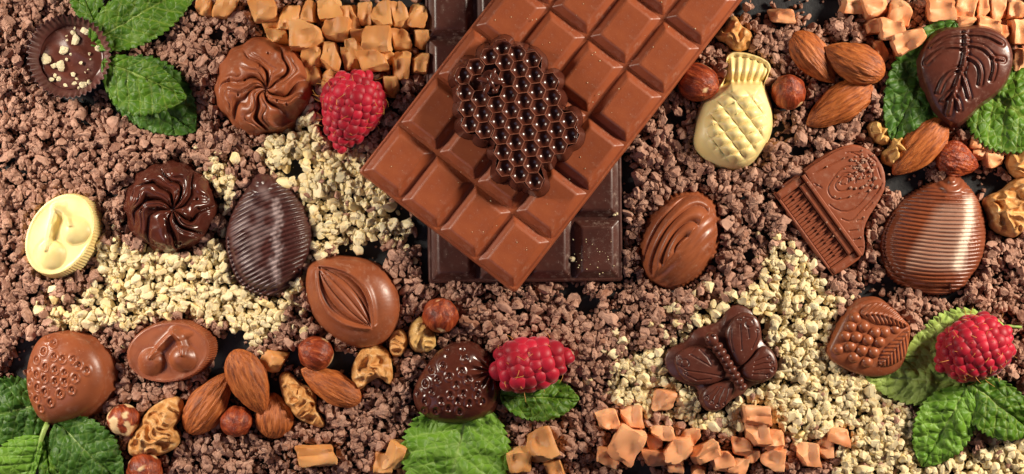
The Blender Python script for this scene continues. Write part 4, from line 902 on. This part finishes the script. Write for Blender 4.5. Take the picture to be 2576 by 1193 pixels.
WP = [[(250, 690), (232, 640), (250, 600), (300, 598), (340, 630), (430, 640), (520, 640), (562, 560), (530, 470), (512, 420), (540, 395), (570, 430), (600, 450), (570, 530), (565, 640), (590, 710), (640, 745), (740, 750), (725, 800), (668, 850), (640, 870), (560, 820), (470, 785), (400, 790), (330, 830), (270, 800), (205, 760)],
      [(105, 790), (200, 770), (260, 800), (250, 830), (150, 838)], [(640, 372), (700, 330), (790, 290), (830, 380), (880, 385), (925, 345), (930, 430), (985, 505), (1045, 560), (1010, 622), (950, 600), (900, 640), (820, 640), (775, 690), (785, 600), (770, 530), (730, 460), (700, 455), (670, 400)],
      [(1945, 625), (1985, 605), (2020, 640), (2060, 690), (2100, 750), (2110, 800), (2080, 870), (2130, 940), (2230, 955), (2290, 1030), (2310, 1110), (2340, 1165), (2470, 1130), (2530, 1070), (2600, 1085), (2600, 1230), (2080, 1230), (2110, 1150), (2000, 1110), (1850, 1090), (1700, 1060), (1600, 1020), (1530, 990), (1535, 920), (1600, 880), (1680, 880), (1740, 800), (1850, 740), (1900, 730)], [(700, 690), (775, 680), (760, 740), (720, 752)]]
BARE = [(75, 885, 42), (575, 880, 55), (560, 925, 40), (740, 430, 30), (940, 640, 42), (890, 645, 40), (1005, 530, 32), (1040, 600, 24), (850, 920, 48), (700, 960, 40), (740, 900, 30), (2300, 470, 46), (2260, 450, 40), (2440, 470, 40), (2500, 460, 30), (2250, 700, 36), (2200, 740, 36), (1480, 762, 30), (1440, 735, 24), (1580, 430, 26), (1590, 470, 20), (1700, 300, 34), (1960, -10, 80), (1880, 0, 50), (2060, 0, 60), (870, -6, 40), (960, -10, 50), (1030, -10, 50), (1620, 1195, 40), (1590, 1185, 30), (1720, 1200, 40), (60, 930, 40), (2556, 1040, 40), (2540, 990, 40), (2390, 740, 26), (300, 268, 24), (225, 265, 22), (545, 85, 20), (860, 700, 26), (1960, 330, 24), (2040, 440, 24), (2010, 375, 20), (500, 1000, 26), (1780, 650, 20), (1880, 640, 16), (1050, 560, 20), (340, 960, 18), (610, 860, 26)]
gxy = PXY
wmask = np.zeros(len(gxy), bool)
for P in WP: wmask |= inside(gxy + np.stack([20 * n2(gxy[:, 0], gxy[:, 1], 34, 1), 20 * n2(gxy[:, 0], gxy[:, 1], 34, 2)], 1), P)
dens = np.ones(len(gxy))
for bx, by, br in BARE: dens = np.minimum(dens, np.clip((np.hypot(gxy[:, 0] - bx, gxy[:, 1] - by) - br * 0.75) / (br * 0.5), 0.03, 1))
dens *= np.clip(0.9 + 0.5 * n2(gxy[:, 0], gxy[:, 1], 70, 4), 0.45, 1)
wmask = wmask.reshape(GH, GW); dens = dens.reshape(GH, GW)
hf = np.zeros((GH, GW)); idm = np.full((GH, GW), -1, int); rec = []
LP = [chip(k, ICO2, 10, 0.4, 0.85, 0.2) for k in range(20)]; HP = [chip(k, ICO3, 10, 0.4, 0.85, 0.28) for k in range(20)]; TP = [chip(k, ICO1, 4, 0.6, 0.95) for k in range(6)]
HPW = [chip(50 + k, ICO3, 11, 0.45, 0.85, 0.08) for k in range(10)]; LPW = [chip(50 + k, ICO2, 10, 0.45, 0.85, 0.08) for k in range(10)]
def drop(x, y, r, kind):
    i, j = int((x + OX) / RS), int((y + OY) / RS); k = max(1, int(math.ceil(r / RS)))
    if i - k < 0 or j - k < 0 or i + k + 1 > GW or j + k + 1 > GH: return False
    if block[j, i] or block[j, min(GW - 1, i + int(k * .6))] or block[j, i - int(k * .6)] or block[j - int(k * .6), i] or block[min(GH - 1, j + int(k * .6)), i]: return False
    sl = (slice(j - k, j + k + 1), slice(i - k, i + k + 1)); h = hf[sl]; dy, dx = np.mgrid[-k:k + 1, -k:k + 1]; d2 = (dx * dx + dy * dy) * RS * RS / (r * r); inr = d2 < 1
    zb = 0.55 * h[d2 < 0.6].mean() + 0.2 * h[inr].max() if (d2 < 0.6).any() else h[k, k]
    zc = zb + r * 0.62
    if zc + r * 0.6 > cap[j, i]: return False
    top = np.where(inr, zc + r * 0.72 * np.sqrt(np.clip(1 - d2, 0, 1)), -1)
    up = top > h
    hf[sl] = np.where(up, top, h); idm[sl] = np.where(up, len(rec), idm[sl]); rec.append((x, y, zc, r, kind)); return True
N = 95000
xs = rng.uniform(-40, 2616, N); ys = rng.uniform(-40, 1233, N); rr = np.clip(rng.lognormal(2.04, 0.46, N), 3.8, 28); ac = rng.uniform(size=N)
order = np.argsort(-rr[:N // 3]); seq = np.r_[order, np.arange(N // 3, N)]
for q_ in seq:
    x, y, r = xs[q_], ys[q_], rr[q_]; i, j = int((x + OX) / RS), int((y + OY) / RS)
    if ac[q_] > dens[j, i] * 0.8: continue
    kd = 1 if wmask[j, i] else 0
    if rng.uniform() < 0.07: kd = 1 - kd if wmask[max(0, j - 25):j + 25, max(0, i - 25):i + 25].any() else kd
    if hf[j, i] > 8 and rng.uniform() < 0.45: continue
    drop(x, y, r if kd == 0 else min(r * 1.12 + 1.4, 20), kd)
coarse = len(rec)
N2 = 60000
xs = rng.uniform(-40, 2616, N2); ys = rng.uniform(-40, 1233, N2); rr = np.clip(rng.lognormal(1.3, 0.4, N2), 1.8, 7)
for q_ in range(N2):
    x, y, r = xs[q_], ys[q_], rr[q_]; i, j = int((x + OX) / RS), int((y + OY) / RS)
    if rng.uniform() > max(0.06, dens[j, i] * 0.8): continue
    if hf[j, i] > 14 and rng.uniform() < 0.7: continue
    drop(x, y, r, 1 if wmask[j, i] else 0)
vis = np.bincount(idm[30:GH - 30, 30:GW - 30][idm[30:GH - 30, 30:GW - 30] >= 0], minlength=len(rec))
single = set()
for kind in (0, 1):
    c_ = [k for k in range(len(rec)) if rec[k][4] == kind]; c_.sort(key=lambda k: -vis[k]); single |= set(c_[:300])
def rotm(n_):
    q_ = rng.normal(size=(n_, 4)); q_ /= np.linalg.norm(q_, axis=1)[:, None]; w_, x, y, z = q_.T
    return np.stack([np.stack([1 - 2 * (y * y + z * z), 2 * (x * y - z * w_), 2 * (x * z + y * w_)], -1), np.stack([2 * (x * y + z * w_), 1 - 2 * (x * x + z * z), 2 * (y * z - x * w_)], -1), np.stack([2 * (x * z - y * w_), 2 * (y * z + x * w_), 1 - 2 * (x * x + y * y)], -1)], 1)
RM = rotm(len(rec))
protos = {}
for kind, bank, m, nm in ((0, HP, M_crumb_i, 'milk_chocolate_crumb'), (1, HPW, M_white_i, 'white_chocolate_crumb')):
    first = [None] * len(bank)
    for k in sorted(single):
        x, y, z, r, kd = rec[k]
        if kd != kind: continue
        b = k % len(bank)
        if first[b] is None: first[b] = o = mesh(nm, bank[b], ICO3[1], m, None, False)
        else: o = inst(nm, first[b])
        o.location = W(x, y, z); a, b2 = rng.uniform(0.95, 1.45), rng.uniform(0.65, 1.02); o.scale = (r * a, r * b2, r * 0.85); o.rotation_euler = Matrix(RM[k].tolist()).to_euler()
        d = [math.hypot(x - l[0], y - l[1]) for l in LM]; near = LM[int(np.argmin(d))][2]; cn = 'dusty brown chocolate crumb' if kind == 0 else 'cream white chocolate crumb'
        sz = 'large ' if r > 18 else 'small ' if r < 12 else ''
        l_ = LM[int(np.argmin(d))]; dx_, dy_ = x - l_[0], y - l_[1]
        dr = ('right of' if dx_ > 0 else 'left of') if abs(dx_) > 1.6 * abs(dy_) else ('below' if dy_ > 0 else 'above') if abs(dy_) > 1.6 * abs(dx_) else ('below and ' if dy_ > 0 else 'above and ') + ('right of' if dx_ > 0 else 'left of')
        tag(o, f'{sz}{cn} {dr} {near}', 'chocolate crumb', f'{sz}{"brown" if kind == 0 else "white"} crumbs {dr} {near}')
for kind, m, nm, lab in ((0, M_crumb_s, 'milk_chocolate_crumbs', 'scattered mass of small dusty brown milk chocolate crumbs on slate'), (1, M_white_s, 'white_chocolate_crumbs', 'scattered mass of small cream white chocolate crumbs on slate')):
    VV, FF, TT, off = [], [], [], 0
    for k, (x, y, z, r, kd) in enumerate(rec):
        if kd != kind or k in single: continue
        if k < coarse and r > 7: P, fc = (LP[k % 20] if kind == 0 else LPW[k % 10]), ICO2[1]
        else: P, fc = TP[k % 6], ICO1[1]
        sc_ = np.array([1.0 + 0.45 * ((k * 0.377) % 1), 1.05 - 0.35 * ((k * 0.731) % 1), 0.88]) * r; v_ = (P * sc_) @ RM[k].T; p_ = W(x, y, z); VV.append(v_ + np.array(p_) / S); FF.append(fc + off); off += len(P); TT.append(np.full(len(P), (k * 0.6180339) % 1.0))
    tag(mesh(nm, np.vstack(VV), np.vstack(FF), m, None, False, {'tone': np.concatenate(TT)}), lab, 'crumbs', None, 'stuff')
# grains spilled on the piano lid and on the bars
def grains(nm, lab, pts, m):
    VV, FF, off = [], [], 0; R = rotm(len(pts))
    for k, (x, y, z, r) in enumerate(pts):
        v_ = (TP[k % 6] * r) @ R[k].T + np.array(W(x, y, z + r * 0.5)) / S; VV.append(v_); FF.append(ICO1[1] + off); off += len(v_)
    V = np.vstack(VV); tag(mesh(nm, V, np.vstack(FF), m, None, False, {'tone': np.full(len(V), 0.7)}), lab, 'crumbs', None, 'stuff')
grains('spilled_grains', 'fine brown grains spilled on the lid of the chocolate piano', [(2175 + rng.normal() * 22, 425 + rng.normal() * 26, 61, abs(rng.normal()) * 1.6 + 1.6) for _ in range(70)] + [(2050 + rng.uniform(0, 130), 400 + rng.uniform(0, 200), 61, 2.6) for _ in range(14)], M_crumb_s)
bp = []
while len(bp) < 60:
    a, b = rng.uniform(0.03, 0.97) * 470, rng.uniform(10, 800); p_ = np.array([917, 425]) + u * a + v * b
    if not inside(p_[None], shrink(HCo, 1.1))[0] and (a % 119.5) > 20 and (b % 151) > 20: bp.append((p_[0], p_[1], HD + HM + 1, rng.uniform(0.7, 1.7)))
grains('pale_grains', 'tiny pale grains sprinkled on the milk chocolate bar', bp, M_flake)
grains('pale_grains', 'pale grains sprinkled on the visible dark bar corner', [(rng.uniform(1440, 1552), rng.uniform(600, 690), HD - 1, rng.uniform(0.8, 1.9)) for _ in range(30)] + [(1545, 540, 36, 6), (1551, 538, 36, 5), (1440, 652, 38, 9)], M_flake)
